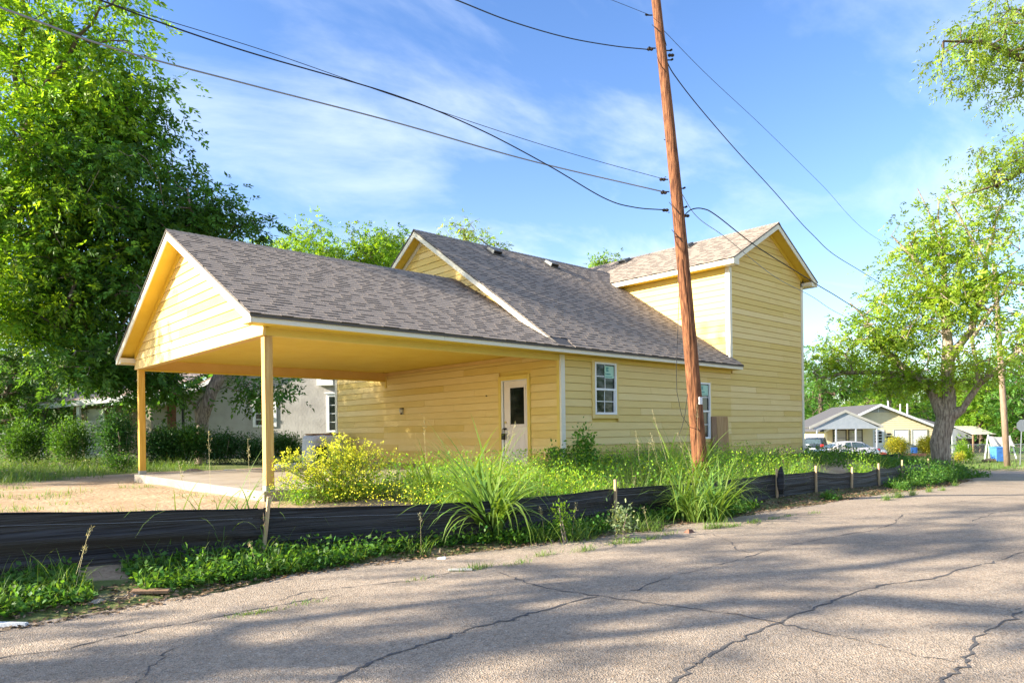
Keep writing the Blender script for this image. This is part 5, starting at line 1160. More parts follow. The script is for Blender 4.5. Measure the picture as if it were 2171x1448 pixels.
p = at(1313, -5.0); shrub('verge_sapling', 'small pale sapling with reddish tips at the second stake', p, [(p + [0, 0, .42], (.16, .14, .14), 5), (p + [0, 0, .18], (.2, .18, .16), 5)], 420, .06, 'leaf_dusty', 236, None, 5, cat='sapling', power=.6, tone=(.8, 1.6))
p = at(1188, -4.55); shrub('verge_sapling', 'spindly yellow-green shoot against the silt fence below the corner board', p, [(p + [0, 0, .55], (.07, .07, .14), 3), (p + [.05, 0, .25], (.18, .15, .16), 5)], 330, .05, 'leaf_bright', 237, None, 4, cat='sapling', power=.6)
# ------------------------------------------------------------------ hedges and shrubs behind
HG = 'shrubs along the back boundary'
def hedge(label, x, y, t, rr_, n, ls, lm, seed, tone=(.45, 1.15)):
    c = P(x, y, t); r = G(c); shrub('hedge_shrub', label, r, [(np.array([c[0], c[1], r[2] + rr_[2]*.9]), rr_, 1)], n, ls, lm, seed, HG, 7, tone=tone, power=.35)
hedge('dark shrub right behind the back carport post', 345, 960, 25, (.95, .8, .82), 6500, .085, 'leaf_deep', 240)
hedge('lush green shrub with arching shoots below the leaning trunk', 400, 950, 25.5, (.9, .8, .92), 6500, .09, 'leaf_mid', 241)
hedge('dark shrub filling the hedge left of the carport front post', 470, 955, 25.8, (1.0, .8, .72), 6500, .08, 'leaf_deep', 242)
hedge('feathery dark shrub showing just left of the front post', 535, 950, 26, (.85, .8, .66), 5200, .07, 'leaf_deep', 243)
hedge('clipped glossy hedge between the front post and the wrapped pallet', 605, 945, 27, (1.05, .7, .66), 6500, .07, 'leaf_mid', 244, (.4, 1.0))
hedge('vine-covered shrub on the chain fence near the blue porch pole', 150, 900, 25, (1.0, .7, 1.0), 6000, .085, 'leaf_mid', 245)
hedge('climbing vine mound left of the back carport post', 250, 900, 24.5, (.85, .7, 1.25), 6500, .085, 'leaf_deep', 246, (.5, 1.3))
hedge('shaded shrub at the left end of the chain fence', 55, 905, 25.5, (1.2, .8, 1.05), 6500, .09, 'leaf_mid', 247)
hedge('low feathery shrub at the edge of the dirt yard', 255, 985, 21.0, (.55, .5, .32), 2200, .06, 'leaf_mid', 248)

# ------------------------------------------------------------------ neighbouring buildings
FROT = math.atan2(R2[1], R2[0])                    # faces the street corner where the viewer stands
def frame(x, t):
    p = P(x, 911, t); return np.array([p[0], p[1], float(ground(p[0], p[1]))])
class Loc:                                          # helper: picture row/column to local metres on a facade at depth t
    def __init__(s, x, t): s.o = frame(x, t); s.x0 = x; s.t = t; s.k = FPX/t
    def x(s, px): return (px - s.x0)/s.k
    def z(s, px, py): p = P(px, py, s.t); return p[2] - s.o[2]
def pbox(par, n, m_, x0, x1, y0, y1, z0, z1, bv=0): return MB().box(x0, x1, y0, y1, z0, z1).build(n, m_, par, bevel=bv)
# grey stucco house at the back left
L = Loc(560, 34.0); gh = thing('stucco_house', 'grey stucco neighbour house with white trimmed windows and a low tin-roofed porch', 'house', L.o, FROT)
x0, x1 = L.x(374), L.x(745); zl, zr_ = L.z(374, 842), L.z(700, 806)
MB().add([(x0, 0, -.3), (x1, 0, -.3), (x1, 0, zr_), (.9, 0, 5.4), (x0, 0, zl), (x0, 6, -.3), (x1, 6, -.3), (x1, 6, zr_), (.9, 6, 5.4), (x0, 6, zl)], [(0, 1, 2, 3, 4), (5, 9, 8, 7, 6), (0, 4, 9, 5), (1, 6, 7, 2)]).build('wall', 'grey_stucco', gh)
rf = MB(); rf.hexa([(x0 - .5, -.45, zl - .32), (.9, -.45, 5.38), (.9, 6.3, 5.38), (x0 - .5, 6.3, zl - .32)], [(x0 - .5, -.45, zl - .22), (.9, -.45, 5.5), (.9, 6.3, 5.5), (x0 - .5, 6.3, zl - .22)]); rf.hexa([(.9, -.45, 5.37), (x1 + .3, -.45, zr_ - .12), (x1 + .3, 6.3, zr_ - .12), (.9, 6.3, 5.37)], [(.9, -.45, 5.49), (x1 + .3, -.45, zr_ - .02), (x1 + .3, 6.3, zr_ - .02), (.9, 6.3, 5.49)]); rf = rf.build('roof', 'rust_roof', gh)
MB().hexa([(x0 - .5, -.49, zl - .48), (.9, -.49, 5.2), (.9, -.455, 5.2), (x0 - .5, -.455, zl - .48)], [(x0 - .5, -.49, zl - .30), (.9, -.49, 5.38), (.9, -.455, 5.38), (x0 - .5, -.455, zl - .30)]).build('rake_board', 'white_paint', gh)
pbox(gh, 'eave_return', 'white_paint', L.x(678), L.x(712), -.46, -.02, L.z(690, 818), L.z(690, 804))
def nwin(par, a0, a1, z0, z1, y, nx, nz_, trimm='white_paint', cas=.13, cornice=True, glass='window_glass'):
    w = bpy.data.objects.new('window', None); COL.objects.link(w); w.parent = par
    def b(n, m_, *q): return MB().box(*q).build(n, m_, w)
    b('casing', trimm, a0, a0 + cas, y - .05, y - .002, z0, z1); b('casing', trimm, a1 - cas, a1, y - .05, y - .002, z0, z1); b('casing', trimm, a0 + cas, a1 - cas, y - .05, y - .002, z1 - cas, z1); b('sill', trimm, a0 + cas, a1 - cas, y - .06, y - .002, z0, z0 + .08)
    if cornice: b('cornice', trimm, a0 - .07, a1 + .07, y - .11, y - .003, z1 + .001, z1 + .075)
    g0, g1, h0, h1 = a0 + cas, a1 - cas, z0 + .08, z1 - cas
    for i in range(nx):
        for j in range(nz_): b('pane', glass, g0 + (g1 - g0)*i/nx + .02, g0 + (g1 - g0)*(i + 1)/nx - .02, y - .025, y - .006, h0 + (h1 - h0)*j/nz_ + .02, h0 + (h1 - h0)*(j + 1)/nz_ - .02)
    b('sash', trimm, g0, g1, y - .018, y - .004, h0, h1)
    return w
nwin(gh, L.x(537), L.x(587), L.z(560, 905), L.z(560, 846), 0, 2, 4); nwin(gh, L.x(693), L.x(740), L.z(700, 916), L.z(700, 835), 0, 2, 4)
# tin-roofed wing with porch on its left
xa_, xb_ = L.x(95), x0 + .02
pbox(gh, 'wing_wall', 'tan_wall', xa_ + 1.0, xb_ - .6, .6, 4, -.3, L.z(250, 858)); pbox(gh, 'side_wall', 'brown_brick', xb_ - .6, xb_ + .25, .3, 4, -.3, L.z(380, 842))
MB().hexa([(xa_ - .2, -1.6, L.z(90, 868)), (xb_ + .2, -1.6, L.z(370, 838)), (xb_ + .2, 4.2, L.z(370, 770)), (xa_ - .2, 4.2, L.z(90, 800))], [(xa_ - .2, -1.6, L.z(90, 862)), (xb_ + .2, -1.6, L.z(370, 832)), (xb_ + .2, 4.2, L.z(370, 764)), (xa_ - .2, 4.2, L.z(90, 794))]).build('porch_roof', 'rust_roof', gh)
MB().hexa([(xa_ - .2, -1.64, L.z(90, 875)), (xb_ + .2, -1.64, L.z(370, 845)), (xb_ + .2, -1.605, L.z(370, 845)), (xa_ - .2, -1.605, L.z(90, 875))], [(xa_ - .2, -1.64, L.z(90, 864)), (xb_ + .2, -1.64, L.z(370, 834)), (xb_ + .2, -1.605, L.z(370, 834)), (xa_ - .2, -1.605, L.z(90, 864))]).build('gutter', 'white_paint', gh)
for px, w_, m_ in ((133, .09, 'grey_paint'), (206, .07, 'white_paint'), (349, .12, 'tan_wall')): pbox(gh, 'porch_post', m_, L.x(px) - w_, L.x(px) + w_, -1.5, -1.35, -.3, L.z(px, 862 if px < 300 else 846))
nwin(gh, L.x(305), L.x(347), L.z(320, 912), L.z(320, 862), .6, 1, 2, 'tan_wall', .1, False, 'curtain')
pbox(gh, 'porch_curtain', 'white_paint', L.x(209), L.x(244), -.9, -.86, .0, L.z(220, 868)); pbox(gh, 'porch_door', 'dark_void', L.x(176), L.x(190), .55, .58, 0, L.z(180, 868)); pbox(gh, 'refrigerator', 'white_paint', L.x(214), L.x(229), -1.3, -.92, 0, L.z(220, 893))
pbox(gh, 'awning_frame', 'black_metal', L.x(404), L.x(409), -.9, -.85, 0, L.z(404, 836)); MB().hexa([(L.x(402), -.95, L.z(402, 842)), (L.x(445), -.95, L.z(445, 830)), (L.x(445), .0, L.z(445, 826)), (L.x(402), .0, L.z(402, 838))], [(L.x(402), -.95, L.z(402, 837)), (L.x(445), -.95, L.z(445, 825)), (L.x(445), .0, L.z(445, 821)), (L.x(402), .0, L.z(402, 833))]).build('awning', 'dark_roof', gh)
pbox(gh, 'aerial_mast', 'white_paint', L.x(172) - .05, L.x(172) + .05, .3, .4, 2, L.z(172, 745))
# chain-link fences
def chain_fence(label, A, B, h, gap, nposts, mesh=.11, r=.0035, met='steel'):
    A, B = np.array(A, float), np.array(B, float); o = A.copy(); t = thing('chain_link_fence', label, 'fence', o); Lh = np.linalg.norm(B - A); d = (B - A)/Lh
    mb = MB(); mb.tube([(0, 0, h), d*Lh + [0, 0, h]], .025, 6); mb.build('top_rail', met, t)
    for i in range(nposts + 1):
        q = d*Lh*i/nposts; mb = MB(); mb.tube([q + [0, 0, -.2], q + [0, 0, h + .04]], .03, 6); mb.build('fence_post', met, t)
    P0, P1 = [], []; n = int((Lh + h)/mesh)
    for i in range(n):
        for s in (1, -1):
            a0, b0 = (i*mesh - h, i*mesh) if s > 0 else (i*mesh, i*mesh - h); za, zb = 0.04, h
            for lim in (0, Lh): pass
            lo = max(min(a0, b0), 0); hi = min(max(a0, b0), Lh)
            if hi - lo < .02: continue
            f = lambda a: za + (zb - za)*((a - a0)/(b0 - a0))
            P0.append(d*lo + [0, 0, f(lo)]); P1.append(d*hi + [0, 0, f(hi)])
    w_ = segs_mesh('wire_mesh', P0, P1, np.full(len(P0), r), np.full(len(P0), r), met, t, 3); w_['kind'] = 'stuff'; return t
chain_fence('old chain-link fence overgrown with vines along the left garden', G(P(-60, 950, 25.9)), G(P(330, 950, 26.2)), 1.25, .1, 4, met='dull_steel')
# ------------------------------------------------------------------ the porch house across the side street
L = Loc(1860, 65.0); ph = thing('porch_house', 'small pale yellow house with grey gabled porch across the side street', 'house', L.o, FROT)
x0, x1 = L.x(1753), L.x(1981); ez = L.z(1980, 907); az = L.z(1862, 860); xm_ = L.x(1862)
MB().add([(x0, 0, -.3), (x1, 0, -.3), (x1, 0, ez), (xm_, 0, az), (x0, 0, ez), (x0, 9, -.3), (x1, 9, -.3), (x1, 9, ez), (xm_, 9, az), (x0, 9, ez)], [(0, 1, 2, 3, 4), (5, 9, 8, 7, 6), (0, 4, 9, 5), (1, 6, 7, 2)]).build('wall', 'neighbour_yellow', ph)
for i in range(int((az)/.2)):                       # clapboards of the front
    z = i*.2; h = (z + .19 - ez)/(az - ez) if z + .19 > ez else 0
    if h > .93: break
    l_, r_ = x0 + (xm_ - x0)*max(0, h), x1 + (xm_ - x1)*max(0, h)
    MB().hexa([(l_, -.03, z), (r_, -.03, z), (r_, 0, z), (l_, 0, z)], [(l_, -.008, z + .185), (r_, -.008, z + .185), (r_, 0, z + .185), (l_, 0, z + .185)]).build('clapboard', 'neighbour_yellow', ph)
def groof(par, xl, xr, xm2, zl_, zt_, y0, y1, th=.12, m_='dark_roof', rk='white_paint'):
    for xe in (xl, xr):
        MB().hexa([(xe, y0, zl_), (xm2, y0, zt_), (xm2, y1, zt_), (xe, y1, zl_)], [(xe, y0, zl_ + th), (xm2, y0, zt_ + th), (xm2, y1, zt_ + th), (xe, y1, zl_ + th)]).build('roof', m_, par)
        MB().hexa([(xe, y0 - .04, zl_ - .10), (xm2, y0 - .04, zt_ - .10), (xm2, y0 - .005, zt_ - .10), (xe, y0 - .005, zl_ - .10)], [(xe, y0 - .04, zl_ + th + .01), (xm2, y0 - .04, zt_ + th + .01), (xm2, y0 - .005, zt_ + th + .01), (xe, y0 - .005, zl_ + th + .01)]).build('rake_board', rk, par)
groof(ph, L.x(1742), L.x(1995), xm_, ez - .22, az + .03, -.5, 9.4)
MB().add([(xm_ - 1.3, -.045, az - .62), (xm_ + 1.3, -.045, az - .62), (xm_, -.045, az - .06)], [(0, 1, 2)]).build('gable_louvre', 'curtain', ph); pbox(ph, 'gable_mast', 'white_paint', xm_ - .04, xm_ + .04, -.08, -.05, az - .6, az - .05)
# porch
K = FPX/62.6; PX = lambda px: (px - 1085.5)/K - (1860 - 1085.5)/FPX*65; PZ = lambda px, py: P(px, py, 62.6)[2] - L.o[2]; py0 = -2.4
pl_, pr_, pm_ = PX(1716), PX(1873), PX(1793); pz, pa = PZ(1790, 906), PZ(1793, 872)
groof(ph, pl_, pr_, pm_, pz - .0, pa, py0, -.03, rk='curtain')
MB().add([(PX(1731), py0 + .06, pz), (PX(1862), py0 + .06, pz), (pm_ + .06, py0 + .06, pa - .06), (PX(1731), py0 + .12, pz), (PX(1862), py0 + .12, pz), (pm_ + .06, py0 + .12, pa - .06)], [(0, 1, 2), (3, 5, 4), (0, 3, 4, 1)]).build('porch_gable', 'grey_paint', ph)
pbox(ph, 'porch_beam', 'grey_paint', PX(1726), PX(1868), py0 + .05, py0 + .13, pz - .14, pz - .001); pbox(ph, 'porch_floor', 'concrete', PX(1722), PX(1870), py0, -.02, -.2, .12); pbox(ph, 'porch_ceiling', 'white_paint', PX(1726), PX(1866), py0 + .14, -.02, pz - .05, pz - .01)
for px in (1733, 1773.5, 1815.5, 1860): pbox(ph, 'porch_post', 'grey_paint', PX(px) - .055, PX(px) + .055, py0 + .04, py0 + .15, .12, pz - .141)
for a_, b_ in ((1765, 1794), (1798, 1828)): nwin(ph, L.x(a_), L.x(b_), L.z(1800, 946), L.z(1800, 910), -.03, 1, 2, 'bronze', .07, False, 'curtain')
for a_, b_ in ((1893, 1926), (1932, 1965)): nwin(ph, L.x(a_), L.x(b_), L.z(1930, 946), L.z(1930, 910), -.03, 1, 2, 'curtain', .07, False, 'white_paint')
d_ = bpy.data.objects.new('front_door', None); COL.objects.link(d_); d_.parent = ph
pbox(d_, 'door_leaf', 'white_paint', L.x(1850), L.x(1874), -.06, -.035, .12, L.z(1860, 911)); z0, z1 = L.z(1860, 939), L.z(1860, 914)
for i in range(2):
    for j in range(4): pbox(d_, 'pane', 'window_glass', L.x(1853) + i*.36 + .03, L.x(1853) + i*.36 + .33, -.068, -.061, z0 + (z1 - z0)*j/4 + .03, z0 + (z1 - z0)*(j + 1)/4 - .03)
pbox(ph, 'mailbox', 'black_metal', L.x(1879), L.x(1890), -.16, -.035, L.z(1880, 929), L.z(1880, 925)); pbox(ph, 'number_plate', 'bronze', L.x(1880.5), L.x(1888), -.06, -.035, L.z(1880, 921.5), L.z(1880, 918)); pbox(ph, 'porch_lamp', 'lamp_glass', L.x(1877.5) - .05, L.x(1877.5) + .05, -.12, -.035, L.z(1878, 921), L.z(1878, 918.5))
for px, zt_ in ((1933, 853), (1960, 861), (1976, 860)):
    mb = MB(); mb.tube([(L.x(px), 4.0, 2.5), (L.x(px), 4.0, L.z(px, zt_) + .35)], .07, 8); mb.build('vent_pipe', 'white_paint', ph)
# rear wing on the right with clapboards
xw0, xw1 = x1 + .4, L.x(2072)
pbox(ph, 'rear_wing_wall', 'neighbour_yellow', xw0, xw1, 5.0, 9, -.3, ez - .02)
for i in range(12): MB().hexa([(xw0, 4.97, i*.2), (xw1, 4.97, i*.2), (xw1, 5, i*.2), (xw0, 5, i*.2)], [(xw0, 4.99, i*.2 + .185), (xw1, 4.99, i*.2 + .185), (xw1, 5, i*.2 + .185), (xw0, 5, i*.2 + .185)]).build('clapboard', 'neighbour_yellow', ph)
MB().hexa([(xw0 - .3, 4.5, ez - .02), (xw1 + .3, 4.5, ez - .02), (xw1 + .3, 9.4, ez + .9), (xw0 - .3, 9.4, ez + .9)], [(xw0 - .3, 4.5, ez + .1), (xw1 + .3, 4.5, ez + .1), (xw1 + .3, 9.4, ez + 1.02), (xw0 - .3, 9.4, ez + 1.02)]).build('rear_wing_roof', 'dark_roof', ph)
nwin(ph, L.x(2044), L.x(2056), L.z(2050, 926), L.z(2050, 908), 4.97, 1, 1, 'bronze', .07, False)
# tin-roofed shed
L = Loc(2085, 60.0); sh = thing('shed', 'open shed with bright tin roof beyond the chain-link fence', 'shed', L.o, FROT)
for i in range(6):
    a_, b_ = L.x(2062) + i*.34, L.x(2062) + (i + 1)*.34 - .012
    MB().hexa([(a_, 0, L.z(2080, 921)), (b_, 0, L.z(2080, 921)), (b_ + .15, 3, L.z(2080, 903)), (a_ + .15, 3, L.z(2080, 903))], [(a_, 0, L.z(2080, 921) + .03), (b_, 0, L.z(2080, 921) + .03), (b_ + .15, 3, L.z(2080, 903) + .03), (a_ + .15, 3, L.z(2080, 903) + .03)]).build('roof_sheet', 'metal_roof', sh)
for a_ in (2064, 2105): pbox(sh, 'shed_post', 'weathered_wood', L.x(a_), L.x(a_) + .1, .1, .2, 0, L.z(2080, 922))
pbox(sh, 'back_wall', 'grey_paint', L.x(2062), L.x(2108), 2.8, 2.9, 0, L.z(2080, 908)); pbox(sh, 'dark_contents', 'dark_void', L.x(2068), L.x(2100), 1.5, 2.6, 0, 1.3)
# chain-link fence, tarp on an A-frame, bin, log, stop sign, pole across the street
chain_fence('low chain-link fence behind the blue bin across the street', G(P(2010, 975, 49)), G(P(2230, 975, 48)), 1.12, .1, 5, .13, .005)
L = Loc(2095, 51.0); af = thing('tarp_frame', 'grey tarp draped over a white A-frame behind the fence', 'tarp', L.o, FROT)
for a_, b_ in (((2083, 974), (2095, 922)), ((2106, 974), (2095, 922)), ((2150, 974), (2140, 924))):
    mb = MB(); mb.tube([(L.x(a_[0]), -.2, 0), (L.x(b_[0]), 0, L.z(*b_))], .045, 6); mb.build('frame_leg', 'white_paint', af)
nx_, nz_ = 22, 10; s_, h_ = np.meshgrid(np.linspace(0, 1, nx_), np.linspace(0, 1, nz_)); V = np.stack([L.x(2096) + (L.x(2142) - L.x(2096))*s_, -.35*(1 - h_) + .10*np.sin(s_*17 + h_*3)*(1 - h_), L.z(2120, 948) + (L.z(2120, 923) - L.z(2120, 948))*h_ + .12*np.sin(s_*9)*(1 - h_) - .12*np.sin(np.pi*s_)*h_], -1).reshape(-1, 3)
I, J = np.meshgrid(np.arange(nx_ - 1), np.arange(nz_ - 1)); a = (J*nx_ + I).ravel(); meshnp('tarp', V, np.stack([a, a + 1, a + 1 + nx_, a + nx_], 1), 'curtain', af, smooth=True)
L = Loc(2115, 46.5); bn = thing('recycling_bin', 'blue wheeled recycling bin standing by the far pole', 'bin', L.o, FROT)
mb = MB(); mb.loft([[(-a, -b, z), (a, -b, z), (a, b, z), (-a, b, z)] for a, b, z in ((.27, .27, .03), (.31, .31, .45), (.35, .36, .93))]); mb.build('body', 'blue_plastic', bn, bevel=.03)
mb = MB(); mb.loft([[(-.37, -.39, .94), (.37, -.39, .94), (.37, .39, .94), (-.37, .39, .94)], [(-.36, -.36, 1.0), (.36, -.36, 1.0), (.36, .36, 1.03), (-.36, .36, 1.03)]]); mb.build('lid', 'blue_plastic', bn, bevel=.02)
for a in (-.12, .16): pbox(bn, 'moulded_rib', 'blue_plastic', a - .12, a + .06, -.35, -.30, .55 - a, .60 - a)
for a in (-.3, .3): mb = MB(); mb.tube([(a - .04, .3, .12), (a + .04, .3, .12)], .12, 12); mb.build('wheel', 'rubber', bn)
p = frame(2097, 46); mb = MB(); mb.tube([(-.45, 0, .10), (0, .05, .13), (.4, 0, .12)], [.10, .13, .12], 8); lg = mb.build('log', 'bark_dark'); lg.location = p; lg.rotation_euler = (0, 0, FROT); tag(lg, 'dark cut log lying on the grass by the blue bin', 'log')
p = frame(2135, 41.5); pt = P(2108, 560, 41.5); p2 = thing('utility_pole', 'slim brown utility pole standing on the grass across the side street', 'utility pole', p)
mb = MB(); mb.tube([np.array([0, 0, -.3]), (pt - p)*.3, (pt - p)*.6, pt - p], [.17, .165, .15, .13], 14); mb.build('shaft', 'pole_wood_grey', p2, smooth=True)
L = Loc(2162, 42.5); ss_ = thing('stop_sign', 'plain grey back of an octagonal stop sign on a thin post', 'road sign', L.o, FROT)
mb = MB(); cz_ = L.z(2167, 902); cx_ = L.x(2167.5); mb.loft([[(cx_ + .39*math.cos(a), y, cz_ + .39*math.sin(a)) for a in np.arange(8)*math.pi/4 + math.pi/8] for y in (-.03, -.026)]); mb.build('sign_plate', 'steel', ss_)
mb = MB(); mb.tube([(-.02, 0, -.2), (cx_ - .02, 0, cz_ + .3)], .03, 6); mb.build('post', 'steel', ss_)
p = G(P(2040, 965, 46)); shrub('yellowing_shrub', 'ragged shrub with yellow lower leaves by the far fence', p, [(p + [0, 0, 1.0], (.75, .6, .75), 6), (p + [.3, -.3, .4], (.7, .5, .35), 4)], 3000, .10, 'leaf_bright', 260, None, 9, power=.6)
p = G(P(2035, 965, 45)); shrub('yellowing_shrub', 'low golden foliage at the foot of the ragged shrub', p, [(p + [-.4, 0, .45], (.35, .3, .3), 4), (p + [.5, 0, .5], (.35, .3, .35), 4)], 700, .10, 'leaf_gold', 261, None, 6, power=.6)
for x, w_, l_ in ((1902, 1.08, 'golden rounded shrub left of the blue drum'), (1966, .98, 'golden rounded shrub between the blue drum and the forked tree')):
    p = G(P(x, 960, 58)); shrub('golden_shrub', l_, p, [(p + [0, 0, .85], (w_, w_*.9, .82), 1)], 6000, .11, 'leaf_gold', 262 + int(x), 'golden shrubs before the porch house', 10, power=.2, tone=(.55, 1.25))
p = G(P(1938, 962, 57)); mb = MB(); mb.lathe([(.20, .25), (.24, .28), (.24, .70), (.21, .74)], 14); dm = mb.build('drum', 'blue_plastic', smooth=False); dm.location = p; tag(dm, 'blue plastic drum between the two golden shrubs', 'drum')
p = G(P(1935, 965, 56.6)); mb = MB(); mb.box(-1.0, 1.0, -.2, .2, 0, .24); pl = mb.build('planter_edge', 'brown_brick'); pl.location = p; pl.rotation_euler = (0, 0, FROT); tag(pl, 'low brown brick edging under the blue drum', 'edging')
p = G(P(1876, 965, 56)); ty = thing('toy_car', 'red and white ride-on toy beside the golden shrub', 'toy', p, FROT)
mb = MB(); mb.loft([[(x, -.22, z0), (x, .22, z0), (x, .2, z1), (x, -.2, z1)] for x, z0, z1 in ((-.45, .25, .5), (-.2, .12, .62), (.3, .12, .40), (.5, .18, .3))]); mb.build('body', 'toy_red', ty, bevel=.03); mb = MB(); mb.loft([[(x, -.2, z0), (x, .2, z0), (x, .17, z1), (x, -.17, z1)] for x, z0, z1 in ((-.4, .62, .8), (0, .5, .85), (.2, .45, .5))]); mb.build('canopy', 'white_paint', ty, bevel=.02)
for a in (-.3, .3):
    for b in (-.24, .24): mb = MB(); mb.tube([(a, b - .03, .12), (a, b + .03, .12)], .12, 10); mb.build('wheel', 'orange_plastic', ty)
ty.scale = (.7, .7, .7)
# cars
def car(name, label, px, t, heading, kind):
    o = frame(px, t); c = thing(name, label, 'car', o, heading); pm = 'car_silver' if kind == 'sedan' else 'car_dark'
    if kind == 'sedan':
        S = [(0, .55, .30, .86), (.10, .80, .28, .95), (.5, .89, .22, 1.00), (1.2, .91, .18, .99), (2.4, .91, .18, .96), (3.4, .91, .18, .93), (4.1, .89, .2, .86), (4.6, .82, .25, .74), (4.8, .60, .32, .62)]
        Gs = [(.42, 1.00, .50), (1.25, 1.39, .60), (1.9, 1.45, .61), (2.5, 1.43, .61), (3.0, 1.28, .62), (3.65, .93, .66)]; bz = .94
        side = [[(1.02, 1.0), (1.22, 1.30), (1.75, 1.385), (2.05, 1.39), (2.05, .99)], [(2.12, .99), (2.12, 1.39), (2.5, 1.37), (2.95, 1.22), (3.3, .98)], [(.72, 1.01), (1.0, 1.21), (1.14, 1.27), (.96, 1.0)]]
        wb = (1.0, 3.8); tl = .78; tz = (.74, .90)
    else:
        S = [(0, .62, .35, .95), (.08, .86, .32, 1.02), (.5, .93, .26, 1.06), (1.2, .94, .22, 1.05), (2.6, .94, .22, 1.02), (3.5, .94, .22, 1.0), (4.1, .92, .24, .95), (4.5, .86, .28, .85), (4.7, .65, .35, .72)]
        Gs = [(.10, 1.04, .70), (.35, 1.50, .64), (1.0, 1.62, .66), (2.2, 1.62, .66), (2.8, 1.48, .66), (3.55, 1.0, .70)]; bz = 1.02
        side = [[(.62, 1.08), (.75, 1.46), (1.45, 1.53), (1.45, 1.07)], [(1.53, 1.07), (1.53, 1.53), (2.2, 1.53), (2.35, 1.06)], [(2.42, 1.06), (2.3, 1.52), (2.6, 1.45), (3.2, 1.05)]]
        wb = (.95, 3.65); tl = .86; tz = (.86, 1.06)
    mb = MB(); mb.loft([[(x, -w*.96, b), (x, -w, (b + h)/2 + .1), (x, -w*.90, h), (x, w*.90, h), (x, w, (b + h)/2 + .1), (x, w*.96, b)] for x, w, b, h in S]); mb.build('body', pm, c, smooth=True, bevel=.03)
    wb0 = .82
    mb = MB(); mb.loft([[(x, -wb0 + .0, bz - .06), (x, -w_, h), (x, w_, h), (x, wb0, bz - .06)] for x, h, w_ in Gs]); mb.build('cabin', pm, c, smooth=True)
    def ys(x, z):
        for i in range(len(Gs) - 1):
            if Gs[i][0] <= x <= Gs[i + 1][0]:
                f = (x - Gs[i][0])/(Gs[i + 1][0] - Gs[i][0]); h = Gs[i][1] + f*(Gs[i + 1][1] - Gs[i][1]); w_ = Gs[i][2] + f*(Gs[i + 1][2] - Gs[i][2]); return wb0 + (w_ - wb0)*np.clip((z - bz + .06)/(h - bz + .06), 0, 1) + .012
        return wb0
    for s in (-1, 1):
        for poly in side:
            mb = MB(); mb.add([(x, s*ys(x, z), z) for x, z in poly], [tuple(range(len(poly)))]); mb.build('side_window', 'car_glass', c)
        mb = MB(); mb.box(-.005, .22, min(s*.60, s*tl), max(s*.60, s*tl), tz[0], tz[1]); mb.build('tail_light', 'red_lens', c, bevel=.03)
        mb = MB(); mb.box(3.1, 3.28, min(s*.9, s*1.02), max(s*.9, s*1.02), bz - .02, bz + .10); mb.build('wing_mirror', pm, c, bevel=.03)
        for x in (1.35, 2.45): mb = MB(); mb.box(x, x + .18, min(s*.895, s*.925), max(s*.895, s*.925), .86, .89); mb.build('door_handle', pm, c, bevel=.008)
        for x in wb:
            w_ = bpy.data.objects.new('wheel', None); COL.objects.link(w_); w_.parent = c
            mb = MB(); mb.tube([(x, s*.72, .33), (x, s*.90, .33)], .33, 20); mb.build('tyre', 'rubber', w_); mb = MB(); mb.tube([(x, s*.90, .33), (x, s*.915, .33)], .21, 14); mb.build('rim', 'steel', w_)
    g0, g1 = Gs[0], Gs[1]; e = .012; r0_, r1_ = .12, .88
    def lp(ga, gb, f, k): return (ga[0] + (gb[0] - ga[0])*f, (ga[2] + (gb[2] - ga[2])*f)*k, ga[1] + (gb[1] - ga[1])*f)
    for (ga, gb) in ((Gs[0], Gs[1]), (Gs[-1], Gs[-2])):
        a_, b_ = lp(ga, gb, .12, .90), lp(ga, gb, .92, .90); sx = -1 if ga is Gs[0] else 1
        mb = MB(); mb.quad((a_[0] + sx*e, -a_[1], a_[2] + e), (a_[0] + sx*e, a_[1], a_[2] + e), (b_[0] + sx*e, b_[1], b_[2] + e), (b_[0] + sx*e, -b_[1], b_[2] + e)); mb.build('rear_window' if sx < 0 else 'windscreen', 'car_glass', c)
    pbox(c, 'number_plate', 'white_paint', -.012, .0, -.26, .26, .62, .76)
    return c
# silver saloon side-on (nose to the left), dark car beyond showing its tail
hd = FROT + math.pi
o_ = car('parked_car', 'silver saloon parked side-on in front of the porch house', 1852, 50.5, hd + rad(4), 'sedan')
car('parked_car', 'dark blue-grey car with red tail light parked beyond the silver saloon', 1722, 58, FROT + rad(58), 'suv')

# ------------------------------------------------------------------ building leftovers by the carport
p = G((-.95, 9.75, 0)); pa_ = thing('wrapped_pallet', 'pallet of building material wrapped in clear plastic behind the carport slab', 'pallet', p, rad(-8))
rg = np.random.default_rng(300)
mb = MB(); secs = []
for z, k in ((.12, 1.0), (.3, 1.03), (.6, 1.0), (.88, .98), (1.0, .90), (1.03, .6)):
    secs.append([(k*(.62*np.sign(math.cos(a))*abs(math.cos(a))**.45) + rg.normal(0, .018), k*(.55*np.sign(math.sin(a))*abs(math.sin(a))**.45) + rg.normal(0, .018), z + rg.normal(0, .012)) for a in np.linspace(0, 2*math.pi, 26, endpoint=False)])
mb.loft(secs); mb.build('plastic_wrap', 'tarp', pa_, smooth=True)
for i in range(3): pbox(pa_, 'bearer', 'weathered_wood', -.62, .62, -.5 + i*.45, -.4 + i*.45, 0, .10)
for i in range(5): pbox(pa_, 'top_slat', 'weathered_wood', -.48 + i*.2, -.32 + i*.2, -.35, .35, 1.035, 1.085)
pbox(pa_, 'bottom_gap', 'dark_void', -.45, -.1, -.60, -.56, .2, .68)
